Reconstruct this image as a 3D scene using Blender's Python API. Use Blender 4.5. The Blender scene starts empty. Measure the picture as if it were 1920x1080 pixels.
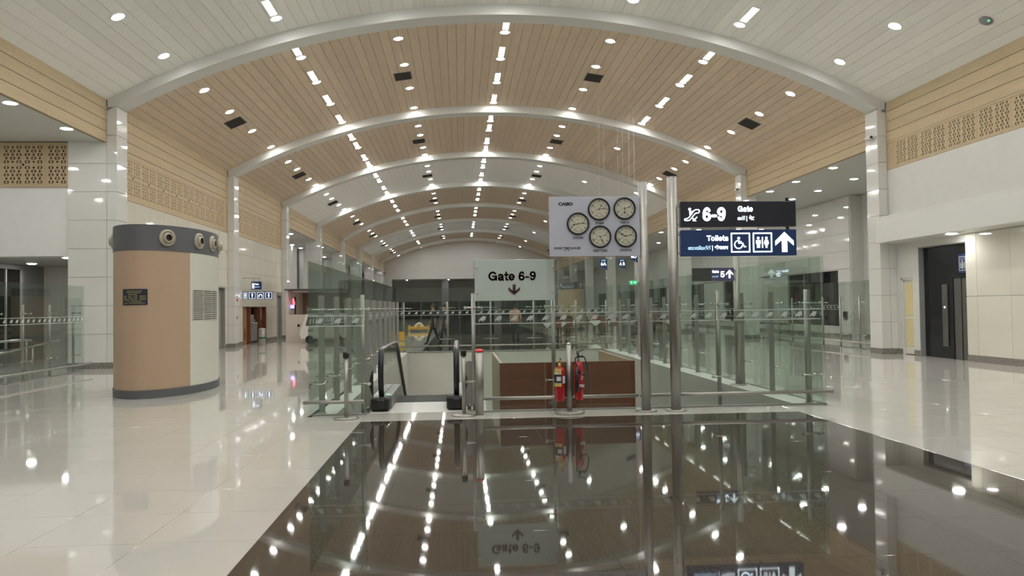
import bpy, math, random
from mathutils import Vector, Matrix
from mathutils.geometry import delaunay_2d_cdt
random.seed(7)
SC = bpy.context.scene
COL = SC.collection
PI = math.pi

# ------------------------------------------------------------------ camera, world, exposure
CAM_H = 1.55
F_PX = 1450.0
YAW, PITCH, ROLL = math.radians(3.8853), math.radians(1.4074), 0.014
f = Vector((math.sin(YAW)*math.cos(PITCH), math.cos(YAW)*math.cos(PITCH), math.sin(PITCH)))
r = Vector((math.cos(YAW), -math.sin(YAW), 0.0))
u = r.cross(f)
cR = r*math.cos(ROLL) - u*math.sin(ROLL)
cU = r*math.sin(ROLL) + u*math.cos(ROLL)
cd = bpy.data.cameras.new('camera')
cam = bpy.data.objects.new('camera', cd)
COL.objects.link(cam)
cam.matrix_world = Matrix(((cR.x, cU.x, -f.x, 0), (cR.y, cU.y, -f.y, 0), (cR.z, cU.z, -f.z, CAM_H), (0, 0, 0, 1)))
cd.sensor_width = 36.0
cd.lens = F_PX/1920.0*36.0
cd.clip_end = 400
SC.camera = cam

w = bpy.data.worlds.new('night')
SC.world = w
w.use_nodes = True
w.node_tree.nodes['Background'].inputs[0].default_value = (0.02, 0.025, 0.04, 1)
w.node_tree.nodes['Background'].inputs[1].default_value = 0.3

SC.view_settings.view_transform = 'Standard'
SC.view_settings.look = 'None'
SC.view_settings.gamma = 1.0
SC.view_settings.use_curve_mapping = False
SC.view_settings.exposure = 1.55
SC.cycles.transparent_max_bounces = 48
SC.cycles.max_bounces = 10
SC.cycles.sample_clamp_indirect = 6.0
LAMP = 26.0          # radiance of the ceiling lamp lenses
LAMP_COL = (1.0, 0.988, 0.96)

# ------------------------------------------------------------------ materials
def M(name, col, rough=0.5, metal=0.0, spec=0.5, emit=0.0, emit_col=None, bump=0.0, scale=20.0, var=0.0, coat=0.0, randv=0.0):
    m = bpy.data.materials.new(name)
    m.use_nodes = True
    nt = m.node_tree
    b = nt.nodes['Principled BSDF']
    b.inputs['Base Color'].default_value = (*col, 1)
    b.inputs['Roughness'].default_value = rough
    b.inputs['Metallic'].default_value = metal
    b.inputs['Specular IOR Level'].default_value = spec
    b.inputs['Coat Weight'].default_value = coat
    b.inputs['Coat Roughness'].default_value = 0.04
    if emit:
        b.inputs['Emission Color'].default_value = (*(emit_col or col), 1)
        b.inputs['Emission Strength'].default_value = emit
    if var or bump or randv:
        tc = nt.nodes.new('ShaderNodeTexCoord')
        nz = nt.nodes.new('ShaderNodeTexNoise')
        nz.inputs['Scale'].default_value = scale
        nz.inputs['Detail'].default_value = 5
        nt.links.new(tc.outputs['Object'], nz.inputs['Vector'])
        if var or randv:
            hsv = nt.nodes.new('ShaderNodeHueSaturation')
            hsv.inputs['Color'].default_value = (*col, 1)
            mr = nt.nodes.new('ShaderNodeMapRange')
            mr.inputs['From Min'].default_value = 0.3
            mr.inputs['From Max'].default_value = 0.7
            mr.inputs['To Min'].default_value = 1 - var
            mr.inputs['To Max'].default_value = 1 + var
            nt.links.new(nz.outputs['Fac'], mr.inputs['Value'])
            val = mr.outputs['Result']
            if randv:
                oi = nt.nodes.new('ShaderNodeObjectInfo')
                m2 = nt.nodes.new('ShaderNodeMapRange')
                m2.inputs['To Min'].default_value = 1 - randv
                m2.inputs['To Max'].default_value = 1 + randv
                nt.links.new(oi.outputs['Random'], m2.inputs['Value'])
                mm = nt.nodes.new('ShaderNodeMath'); mm.operation = 'MULTIPLY'
                nt.links.new(val, mm.inputs[0]); nt.links.new(m2.outputs['Result'], mm.inputs[1])
                val = mm.outputs[0]
            nt.links.new(val, hsv.inputs['Value'])
            nt.links.new(hsv.outputs['Color'], b.inputs['Base Color'])
        if bump:
            bp = nt.nodes.new('ShaderNodeBump')
            bp.inputs['Strength'].default_value = bump
            bp.inputs['Distance'].default_value = 0.02
            nt.links.new(nz.outputs['Fac'], bp.inputs['Height'])
            nt.links.new(bp.outputs['Normal'], b.inputs['Normal'])
    return m

def M_plank(name, col, dark, axis=1, joint=1.25, rough=0.55, grain=0.10, jw=0.012):
    """boards: stretched grain along the length, faint butt joints, per-board tone"""
    m = bpy.data.materials.new(name); m.use_nodes = True
    nt = m.node_tree; b = nt.nodes['Principled BSDF']
    b.inputs['Roughness'].default_value = rough
    b.inputs['Specular IOR Level'].default_value = 0.35
    tc = nt.nodes.new('ShaderNodeTexCoord')
    oi = nt.nodes.new('ShaderNodeObjectInfo')
    mp = nt.nodes.new('ShaderNodeMapping')
    s = [9.0, 9.0, 9.0]; s[axis] = 0.6
    mp.inputs['Scale'].default_value = s
    nt.links.new(tc.outputs['Object'], mp.inputs['Vector'])
    ad = nt.nodes.new('ShaderNodeVectorMath'); ad.operation = 'ADD'
    sc = nt.nodes.new('ShaderNodeMath'); sc.operation = 'MULTIPLY'; sc.inputs[1].default_value = 37.0
    nt.links.new(oi.outputs['Random'], sc.inputs[0])
    nt.links.new(mp.outputs['Vector'], ad.inputs[0]); nt.links.new(sc.outputs[0], ad.inputs[1])
    nz = nt.nodes.new('ShaderNodeTexNoise'); nz.inputs['Scale'].default_value = 1.6; nz.inputs['Detail'].default_value = 6
    nt.links.new(ad.outputs['Vector'], nz.inputs['Vector'])
    mr = nt.nodes.new('ShaderNodeMapRange')
    mr.inputs['From Min'].default_value = 0.3; mr.inputs['From Max'].default_value = 0.7
    mr.inputs['To Min'].default_value = 1-grain; mr.inputs['To Max'].default_value = 1+grain
    nt.links.new(nz.outputs['Fac'], mr.inputs['Value'])
    m2 = nt.nodes.new('ShaderNodeMapRange'); m2.inputs['To Min'].default_value = 0.95; m2.inputs['To Max'].default_value = 1.05
    nt.links.new(oi.outputs['Random'], m2.inputs['Value'])
    mu = nt.nodes.new('ShaderNodeMath'); mu.operation = 'MULTIPLY'
    nt.links.new(mr.outputs['Result'], mu.inputs[0]); nt.links.new(m2.outputs['Result'], mu.inputs[1])
    hsv = nt.nodes.new('ShaderNodeHueSaturation'); hsv.inputs['Color'].default_value = (*col, 1)
    nt.links.new(mu.outputs[0], hsv.inputs['Value'])
    sx = nt.nodes.new('ShaderNodeSeparateXYZ'); nt.links.new(tc.outputs['Object'], sx.inputs[0])
    dv = nt.nodes.new('ShaderNodeMath'); dv.operation = 'DIVIDE'; dv.inputs[1].default_value = joint
    nt.links.new(sx.outputs[axis], dv.inputs[0])
    a2 = nt.nodes.new('ShaderNodeMath'); a2.operation = 'ADD'
    nt.links.new(dv.outputs[0], a2.inputs[0]); nt.links.new(sc.outputs[0], a2.inputs[1])
    fr = nt.nodes.new('ShaderNodeMath'); fr.operation = 'FRACT'; nt.links.new(a2.outputs[0], fr.inputs[0])
    lt = nt.nodes.new('ShaderNodeMath'); lt.operation = 'LESS_THAN'; lt.inputs[1].default_value = jw
    nt.links.new(fr.outputs[0], lt.inputs[0])
    mx = nt.nodes.new('ShaderNodeMix'); mx.data_type = 'RGBA'
    nt.links.new(lt.outputs[0], mx.inputs['Factor'])
    nt.links.new(hsv.outputs['Color'], mx.inputs['A']); mx.inputs['B'].default_value = (*dark, 1)
    nt.links.new(mx.outputs['Result'], b.inputs['Base Color'])
    return m

def M_granite(name, col, rough=0.03):
    m = M(name, col, rough, spec=0.55)
    nt = m.node_tree; b = nt.nodes['Principled BSDF']
    g = nt.nodes.new('ShaderNodeNewGeometry')
    n1 = nt.nodes.new('ShaderNodeTexNoise'); n1.inputs['Scale'].default_value = 60; n1.inputs['Detail'].default_value = 8
    nt.links.new(g.outputs['Position'], n1.inputs['Vector'])
    cr = nt.nodes.new('ShaderNodeValToRGB')
    cr.color_ramp.elements[0].position = 0.38; cr.color_ramp.elements[0].color = (*[c*0.45 for c in col], 1)
    cr.color_ramp.elements[1].position = 0.66; cr.color_ramp.elements[1].color = (*[c*1.9 for c in col], 1)
    nt.links.new(n1.outputs['Fac'], cr.inputs['Fac'])
    nt.links.new(cr.outputs['Color'], b.inputs['Base Color'])
    return m

def M_tilefloor(name, col, pitch, ox, oy):
    """distant polished tiles: thin joints drawn where the tiles are too small to pick apart"""
    m = M(name, col, 0.035, spec=0.95)
    nt = m.node_tree; b = nt.nodes['Principled BSDF']
    g = nt.nodes.new('ShaderNodeNewGeometry'); sx = nt.nodes.new('ShaderNodeSeparateXYZ')
    nt.links.new(g.outputs['Position'], sx.inputs[0])
    outs = []
    for k, o in ((0, ox), (1, oy)):
        a = nt.nodes.new('ShaderNodeMath'); a.operation = 'SUBTRACT'; a.inputs[1].default_value = o
        nt.links.new(sx.outputs[k], a.inputs[0])
        d = nt.nodes.new('ShaderNodeMath'); d.operation = 'DIVIDE'; d.inputs[1].default_value = pitch
        nt.links.new(a.outputs[0], d.inputs[0])
        fr = nt.nodes.new('ShaderNodeMath'); fr.operation = 'FRACT'; nt.links.new(d.outputs[0], fr.inputs[0])
        l = nt.nodes.new('ShaderNodeMath'); l.operation = 'LESS_THAN'; l.inputs[1].default_value = 0.006
        nt.links.new(fr.outputs[0], l.inputs[0]); outs.append(l.outputs[0])
    mx = nt.nodes.new('ShaderNodeMath'); mx.operation = 'MAXIMUM'
    nt.links.new(outs[0], mx.inputs[0]); nt.links.new(outs[1], mx.inputs[1])
    c = nt.nodes.new('ShaderNodeMix'); c.data_type = 'RGBA'
    nt.links.new(mx.outputs[0], c.inputs['Factor'])
    c.inputs['A'].default_value = (*col, 1); c.inputs['B'].default_value = (*[x*0.55 for x in col], 1)
    nt.links.new(c.outputs['Result'], b.inputs['Base Color'])
    return m

def M_glass(name, tint, ior=1.5, rough=0.0):
    m = bpy.data.materials.new(name); m.use_nodes = True
    nt = m.node_tree; nt.nodes.clear()
    out = nt.nodes.new('ShaderNodeOutputMaterial')
    fr = nt.nodes.new('ShaderNodeFresnel')
    ge = nt.nodes.new('ShaderNodeNewGeometry'); io = nt.nodes.new('ShaderNodeMapRange')
    io.inputs['To Min'].default_value = ior; io.inputs['To Max'].default_value = 1/ior     # same reflectance from either face of a thin pane
    nt.links.new(ge.outputs['Backfacing'], io.inputs['Value']); nt.links.new(io.outputs['Result'], fr.inputs['IOR'])
    tr = nt.nodes.new('ShaderNodeBsdfTransparent'); tr.inputs['Color'].default_value = (*tint, 1)
    gl = nt.nodes.new('ShaderNodeBsdfGlossy'); gl.inputs['Roughness'].default_value = rough
    mx = nt.nodes.new('ShaderNodeMixShader')
    nt.links.new(fr.outputs[0], mx.inputs[0]); nt.links.new(tr.outputs[0], mx.inputs[1]); nt.links.new(gl.outputs[0], mx.inputs[2])
    nt.links.new(mx.outputs[0], out.inputs['Surface'])
    return m

def M_film(name, col, op):
    m = M(name, col, 0.6); nt = m.node_tree; b = nt.nodes['Principled BSDF']
    b.inputs['Alpha'].default_value = op
    return m
TILE = 0.775
FLOOR_C = (0.605, 0.585, 0.535)
mt = {
 'white_wall': M('white_wall', (0.60, 0.595, 0.555), 0.45, var=0.02, scale=3),
 'white_paint': M('white_paint', (0.63, 0.63, 0.595), 0.4),
 'wall_tile': M('wall_tile', (0.66, 0.655, 0.62), 0.05, spec=0.6, var=0.015, scale=2, randv=0.02),
 'cream_tile': M('cream_tile', (0.66, 0.635, 0.545), 0.05, spec=0.6, var=0.015, scale=2, randv=0.02),
 'grout': M('grout', (0.30, 0.29, 0.27), 0.9),
 'baseboard': M_granite('baseboard', (0.20, 0.185, 0.16), 0.2),
 'floor_tile': M('floor_tile', FLOOR_C, 0.035, spec=0.95, var=0.015, scale=1.5, randv=0.012),
 'floor_far': M_tilefloor('floor_far', FLOOR_C, TILE, -1.38, 10.8),
 'floor_grout': M('floor_grout', (0.33, 0.31, 0.27), 0.7),
 'granite': M_granite('granite', (0.050, 0.042, 0.033)),
 'granite_joint': M('granite_joint', (0.02, 0.018, 0.015), 0.6),
 'grey_stone': M_granite('grey_stone', (0.16, 0.155, 0.145), 0.25),
 'wood_plank': M_plank('wood_plank', (0.63, 0.505, 0.37), (0.45, 0.355, 0.255), grain=0.06),
 'white_plank': M_plank('white_plank', (0.84, 0.835, 0.79), (0.66, 0.655, 0.61), grain=0.015, jw=0.006),
 'fascia_board': M_plank('fascia_board', (0.49, 0.385, 0.24), (0.33, 0.25, 0.15), joint=2.4, grain=0.07, jw=0.004),
 'groove': M('groove', (0.36, 0.28, 0.19), 0.9),
 'groove_white': M('groove_white', (0.60, 0.59, 0.55), 0.9),
 'lattice': M('lattice', (0.47, 0.36, 0.215), 0.5, var=0.05, scale=6),
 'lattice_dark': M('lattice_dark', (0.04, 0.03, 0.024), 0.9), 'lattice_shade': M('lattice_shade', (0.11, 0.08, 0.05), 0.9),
 'soffit': M('soffit', (0.55, 0.55, 0.51), 0.55),
 'lamp': M('lamp', (0.9, 0.9, 0.9), 0.5, emit=LAMP, emit_col=LAMP_COL),
 'lamp_ring': M('lamp_ring', (0.75, 0.75, 0.73), 0.35),
 'lamp_off': M('lamp_off', (0.62, 0.55, 0.42), 0.5),
 'vent': M('vent', (0.10, 0.095, 0.09), 0.6),
 'vent_dark': M('vent_dark', (0.05, 0.047, 0.045), 0.8),
 'steel': M('steel', (0.40, 0.385, 0.355), 0.42, metal=0.9, var=0.04, scale=30),
 'steel_bright': M('steel_bright', (0.75, 0.74, 0.72), 0.16, metal=1.0),
 'steel_matt': M('steel_matt', (0.34, 0.34, 0.325), 0.42, metal=0.7),
 'glass': M_glass('glass', (0.885, 0.935, 0.905)),
 'glass_frost': M('glass_frost', (0.50, 0.57, 0.52), 0.25, spec=0.5),
 'frost_print': M_film('frost_print', (0.60, 0.64, 0.61), 0.72),
 'clock_glass': M_glass('clock_glass', (1, 1, 1)),
 'dark_glass': M('dark_glass', (0.012, 0.013, 0.014), 0.04, spec=0.6),
 'black': M('black', (0.012, 0.012, 0.013), 0.4),
 'rubber': M('rubber', (0.015, 0.014, 0.02), 0.3),
 'dark_grey': M('dark_grey', (0.075, 0.075, 0.08), 0.5, var=0.12, scale=80),
 'mid_grey': M('mid_grey', (0.25, 0.25, 0.25), 0.5),
 'column_band': M('column_band', (0.105, 0.107, 0.115), 0.5, var=0.2, scale=90),
 'column_tan': M('column_tan', (0.455, 0.325, 0.225), 0.42, var=0.03, scale=60),
 'column_white': M('column_white', (0.66, 0.64, 0.57), 0.4),
 'nozzle': M('nozzle', (0.40, 0.36, 0.28), 0.35),
 'nozzle_dark': M('nozzle_dark', (0.05, 0.042, 0.032), 0.5),
 'plaque': M('plaque', (0.012, 0.016, 0.035), 0.3),
 'gold': M('gold', (0.42, 0.38, 0.14), 0.45),
 'board_white': M('board_white', (0.51, 0.52, 0.60), 0.35),
 'ink': M('ink', (0.012, 0.012, 0.014), 0.5),
 'maroon_ink': M('maroon_ink', (0.055, 0.018, 0.018), 0.5),
 'dial': M('dial', (0.62, 0.60, 0.47), 0.5),
 'dial_line': M('dial_line', (0.36, 0.35, 0.28), 0.5),
 'sign_black': M('sign_black', (0.014, 0.015, 0.024), 0.35),
 'sign_blue': M('sign_blue', (0.010, 0.024, 0.080), 0.3, emit=0.010, emit_col=(0.1, 0.3, 1.0)),
 'sign_purple': M('sign_purple', (0.05, 0.04, 0.08), 0.3, emit=0.02, emit_col=(0.5, 0.3, 1.0)),
 'sign_lit': M('sign_lit', (0.8, 0.85, 0.9), 0.4, emit=0.62, emit_col=(0.80, 0.91, 1.0)),
 'sign_lit_soft': M('sign_lit_soft', (0.5, 0.7, 0.9), 0.4, emit=0.42, emit_col=(0.45, 0.72, 1.0)),
 'sign_green': M('sign_green', (0.02, 0.25, 0.10), 0.4, emit=0.25, emit_col=(0.1, 0.9, 0.35)),
 'red_lit': M('red_lit', (0.8, 0.05, 0.08), 0.4, emit=1.6, emit_col=(1.0, 0.06, 0.10)),
 'blue_lit': M('blue_lit', (0.2, 0.2, 0.8), 0.4, emit=1.6, emit_col=(0.35, 0.35, 1.0)),
 'ext_red': M('ext_red', (0.42, 0.012, 0.015), 0.22, coat=0.5),
 'ext_label': M('ext_label', (0.60, 0.46, 0.13), 0.5),
 'ext_navy': M('ext_navy', (0.02, 0.025, 0.05), 0.5),
 'paper': M('paper', (0.70, 0.70, 0.68), 0.6),
 'red_cap': M('red_cap', (0.80, 0.07, 0.08), 0.35),
 'brass': M('brass', (0.55, 0.36, 0.10), 0.35, metal=0.7),
 'brown_panel': M_plank('brown_panel', (0.21, 0.068, 0.034), (0.10, 0.04, 0.025), axis=0, joint=30, rough=0.28, grain=0.14),
 'tan_panel': M('tan_panel', (0.36, 0.22, 0.12), 0.3, var=0.06, scale=8),
 'pit_wall': M('pit_wall', (0.58, 0.57, 0.51), 0.35, var=0.02, scale=2),
 'pit_grey': M('pit_grey', (0.33, 0.325, 0.30), 0.4, var=0.03, scale=3),
 'lift_black': M('lift_black', (0.013, 0.014, 0.015), 0.12),
 'lift_steel': M('lift_steel', (0.20, 0.195, 0.185), 0.3, metal=0.8),
 'door_yellow': M('door_yellow', (0.66, 0.57, 0.30), 0.45),
 'door_grey': M('door_grey', (0.30, 0.28, 0.25), 0.5),
 'wood_brown': M('wood_brown', (0.16, 0.055, 0.03), 0.4, var=0.15, scale=12),
 'wood_orange': M('wood_orange', (0.42, 0.22, 0.09), 0.45, var=0.1, scale=9),
 'pink_wall': M('pink_wall', (0.68, 0.60, 0.53), 0.5),
 'cloth_white': M('cloth_white', (0.76, 0.76, 0.74), 0.85),
 'green_band': M('green_band', (0.02, 0.12, 0.10), 0.4),
 'led_green': M('led_green', (0.1, 0.8, 0.4), 0.4, emit=0.4, emit_col=(0.1, 1.0, 0.5)),
 'skin': M('skin', (0.30, 0.17, 0.11), 0.55),
 'hair': M('hair', (0.012, 0.010, 0.009), 0.6),
 'pink_shirt': M('pink_shirt', (0.62, 0.30, 0.24), 0.8),
 'dark_cloth': M('dark_cloth', (0.014, 0.017, 0.026), 0.85),
 'blue_cloth': M('blue_cloth', (0.08, 0.12, 0.24), 0.85),
 'red_cloth': M('red_cloth', (0.25, 0.03, 0.03), 0.85),
 'yellow': M('yellow', (0.58, 0.33, 0.05), 0.5),
 'tyre': M('tyre', (0.02, 0.02, 0.02), 0.8),
 'red_banner': M('red_banner', (0.55, 0.04, 0.04), 0.5),
 'step': M('step', (0.075, 0.075, 0.072), 0.75, spec=0.2), 'landing': M('landing', (0.60, 0.59, 0.55), 0.35, spec=0.3), 'wall_left_brightened': M('wall_left_brightened', (0.72, 0.715, 0.685), 0.5, var=0.02, scale=3),  # left wall: white wall colour lightened to stand in for stronger aisle light
}

# ------------------------------------------------------------------ mesh helpers
class MB:
    def __init__(s): s.v = []; s.f = []; s.m = []; s.s = []
    def add(s, vs, fs, mi=0, smooth=False):
        o = len(s.v); s.v += [tuple(p) for p in vs]
        for q in fs: s.f.append([i+o for i in q]); s.m.append(mi); s.s.append(smooth)
        return s
    def box(s, x0, x1, y0, y1, z0, z1, b=0.0, mi=0):
        if b <= 0:
            v = [(x, y, z) for x in (x0, x1) for y in (y0, y1) for z in (z0, z1)]
            return s.add(v, [(0, 1, 3, 2), (4, 6, 7, 5), (0, 4, 5, 1), (2, 3, 7, 6), (0, 2, 6, 4), (1, 5, 7, 3)], mi)
        b = min(b, (x1-x0)*.45, (y1-y0)*.45, (z1-z0)*.45)
        X = (x0, x1); Y = (y0, y1); Z = (z0, z1); v = []; idx = {}
        for i in (0, 1):
            for j in (0, 1):
                for k in (0, 1):
                    sx, sy, sz = (b if i == 0 else -b), (b if j == 0 else -b), (b if k == 0 else -b)
                    idx[i, j, k, 0] = len(v); v.append((X[i], Y[j]+sy, Z[k]+sz))
                    idx[i, j, k, 1] = len(v); v.append((X[i]+sx, Y[j], Z[k]+sz))
                    idx[i, j, k, 2] = len(v); v.append((X[i]+sx, Y[j]+sy, Z[k]))
        F = []
        for i in (0, 1): F.append([idx[i, j, k, 0] for j, k in ((0, 0), (0, 1), (1, 1), (1, 0))])
        for j in (0, 1): F.append([idx[i, j, k, 1] for i, k in ((0, 0), (1, 0), (1, 1), (0, 1))])
        for k in (0, 1): F.append([idx[i, j, k, 2] for i, j in ((0, 0), (0, 1), (1, 1), (1, 0))])
        for i in (0, 1):
            for j in (0, 1): F.append([idx[i, j, 0, 0], idx[i, j, 1, 0], idx[i, j, 1, 1], idx[i, j, 0, 1]])
        for i in (0, 1):
            for k in (0, 1): F.append([idx[i, 0, k, 0], idx[i, 1, k, 0], idx[i, 1, k, 2], idx[i, 0, k, 2]])
        for j in (0, 1):
            for k in (0, 1): F.append([idx[0, j, k, 1], idx[1, j, k, 1], idx[1, j, k, 2], idx[0, j, k, 2]])
        for i in (0, 1):
            for j in (0, 1):
                for k in (0, 1): F.append([idx[i, j, k, 0], idx[i, j, k, 1], idx[i, j, k, 2]])
        # orient outward
        c = Vector(((x0+x1)/2, (y0+y1)/2, (z0+z1)/2)); G = []
        for q in F:
            p = [Vector(v[t]) for t in q]; n = (p[1]-p[0]).cross(p[2]-p[0])
            m_ = sum(p, Vector())/len(p) - c
            G.append(q if n.dot(m_) > 0 else q[::-1])
        return s.add(v, G, mi)
    def tube(s, pts, rad, n=10, mi=0, caps=True, smooth=True):
        """round tube along a polyline; rad may be a list"""
        P = [Vector(p) for p in pts]; N = len(P)
        R = rad if isinstance(rad, (list, tuple)) else [rad]*N
        t0 = (P[1]-P[0]).normalized()
        a = t0.orthogonal().normalized(); vs = []
        for i in range(N):
            if i == 0: t = P[1]-P[0]
            elif i == N-1: t = P[-1]-P[-2]
            else: t = (P[i+1]-P[i]).normalized() + (P[i]-P[i-1]).normalized()
            t.normalize()
            a = (a - t*a.dot(t)); a = a.normalized() if a.length > 1e-6 else t.orthogonal().normalized()
            b = t.cross(a)
            for k in range(n):
                q = 2*PI*k/n
                vs.append(P[i] + (a*math.cos(q) + b*math.sin(q))*R[i])
        fs = [(i*n+k, i*n+(k+1) % n, (i+1)*n+(k+1) % n, (i+1)*n+k) for i in range(N-1) for k in range(n)]
        s.add(vs, fs, mi, smooth)
        if caps:
            o = len(s.v)-len(vs)
            s.f.append([o+k for k in range(n)][::-1]); s.m.append(mi); s.s.append(False)
            s.f.append([o+(N-1)*n+k for k in range(n)]); s.m.append(mi); s.s.append(False)
        return s
    def lathe(s, prof, c=(0, 0, 0), axis='z', n=20, mi=0, smooth=True, close=True):
        """prof: list of (radius, height)"""
        vs = []
        for (rr, h) in prof:
            for k in range(n):
                q = 2*PI*k/n; x, y = rr*math.cos(q), rr*math.sin(q)
                if axis == 'z': vs.append((c[0]+x, c[1]+y, c[2]+h))
                elif axis == 'y': vs.append((c[0]+x, c[1]-h, c[2]+y))     # h grows towards -Y
                else: vs.append((c[0]+h, c[1]+x, c[2]+y))
        N = len(prof)
        fs = [(i*n+k, i*n+(k+1) % n, (i+1)*n+(k+1) % n, (i+1)*n+k) for i in range(N-1) for k in range(n)]
        s.add(vs, fs, mi, smooth)
        o = len(s.v)-len(vs)
        if close:
            if prof[0][0] > 1e-5: s.f.append([o+k for k in range(n)][::-1]); s.m.append(mi); s.s.append(False)
            if prof[-1][0] > 1e-5: s.f.append([o+(N-1)*n+k for k in range(n)]); s.m.append(mi); s.s.append(False)
        return s
    def prism(s, poly, y0, y1, mi=0, plane='xz'):
        """polygon in a plane extruded between two values of the third axis"""
        n = len(poly)
        def P(a, b, c): return {'xz': (a, c, b), 'xy': (a, b, c), 'yz': (c, a, b)}[plane]
        vs = [P(a, b, y0) for a, b in poly] + [P(a, b, y1) for a, b in poly]
        fs = [list(range(n)), list(range(n, 2*n))[::-1]] + [(i, (i+1) % n, n+(i+1) % n, n+i)[::-1] for i in range(n)]
        return s.add(vs, fs, mi)
    def stroke(s, pts, wd, y0, y1, closed=False, mi=0, plane='xz', n=10):
        """flat thick polyline with round joints"""
        q = list(pts) + ([pts[0]] if closed else [])
        for (a, b) in zip(q[:-1], q[1:]):
            d = Vector((b[0]-a[0], b[1]-a[1]))
            if d.length < 1e-7: continue
            d.normalize(); nx, ny = -d.y*wd/2, d.x*wd/2
            s.prism([(a[0]+nx, a[1]+ny), (b[0]+nx, b[1]+ny), (b[0]-nx, b[1]-ny), (a[0]-nx, a[1]-ny)], y0, y1, mi, plane)
        for p in q: s.disc(p, wd/2, y0, y1, mi, plane, n)
        return s
    def disc(s, p, rad, y0, y1, mi=0, plane='xz', n=14):
        return s.prism([(p[0]+rad*math.cos(2*PI*k/n), p[1]+rad*math.sin(2*PI*k/n)) for k in range(n)], y0, y1, mi, plane)
    def mesh(s, name, mats):
        me = bpy.data.meshes.new(name)
        me.from_pydata(s.v, [], s.f)
        for m in (mats if isinstance(mats, (list, tuple)) else [mats]): me.materials.append(mt[m] if isinstance(m, str) else m)
        me.polygons.foreach_set('material_index', s.m)
        me.polygons.foreach_set('use_smooth', s.s)
        me.update()
        return me

def obj(name, mb, mats=None, parent=None, loc=None, rotz=0, label=None, kind=None):
    me = mb.mesh(name, mats) if isinstance(mb, MB) else mb
    o = bpy.data.objects.new(name, me); COL.objects.link(o)
    if parent is not None: o.parent = parent
    if loc is not None: o.location = loc
    if rotz: o.rotation_euler = (0, 0, rotz)
    if label: o['label'] = label
    if kind: o['kind'] = kind
    return o
def tag(o, label, cat, group=None, kind=None):
    o['label'] = label; o['category'] = cat
    if group: o['group'] = group
    if kind: o['kind'] = kind
    return o
def thing(name, label, cat, loc=(0, 0, 0), rotz=0, group=None, kind=None):
    o = bpy.data.objects.new(name, None); COL.objects.link(o)
    o.location = loc; o.rotation_euler = (0, 0, rotz); o.empty_display_size = 0.2
    return tag(o, label, cat, group, kind)
def dup(root, loc, rotz=0, label=None, group=None):
    c0 = root.copy(); COL.objects.link(c0); c0.location = loc; c0.rotation_euler = (0, 0, rotz)
    if label: c0['label'] = label
    if group: c0['group'] = group
    for ch in list(root.children):
        if ch is c0: continue
        c1 = ch.copy(); COL.objects.link(c1); c1.parent = c0
        for g in list(ch.children):
            c2 = g.copy(); COL.objects.link(c2); c2.parent = c1
    return c0
def struct(name, mb, mats, label, cat, loc=None):
    return tag(obj(name, mb, mats, loc=loc), label, cat, kind='structure')

def text_mesh(body, size, bold=0.0, align='CENTER', space=1.0, depth=0.002):
    """lettering as a flat mesh in the XZ plane, facing -Y, origin on the baseline"""
    c = bpy.data.curves.new('lettering', 'FONT')
    c.body = body; c.size = size; c.align_x = align; c.offset = bold; c.extrude = depth/2; c.space_character = space
    c.resolution_u = 3
    o = bpy.data.objects.new('lettering', c); COL.objects.link(o)
    dg = bpy.context.evaluated_depsgraph_get(); dg.update()
    me = bpy.data.meshes.new_from_object(o.evaluated_get(dg))
    bpy.data.objects.remove(o); bpy.data.curves.remove(c)
    me.transform(Matrix.Rotation(PI/2, 4, 'X'))
    me.materials.clear()
    return me
def text(body, size, mat, parent, loc, bold=0.0, align='CENTER', space=1.0, name='lettering', width=None, rotz=0):
    me = text_mesh(body, size, bold, align, space)
    if width and len(me.vertices):
        xs = [v.co.x for v in me.vertices]; k = width/max(1e-6, max(xs)-min(xs))
        me.transform(Matrix.Diagonal((k, 1, 1, 1)))
    me.materials.append(mt[mat])
    return obj(name, me, None, parent, loc, rotz)

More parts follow.
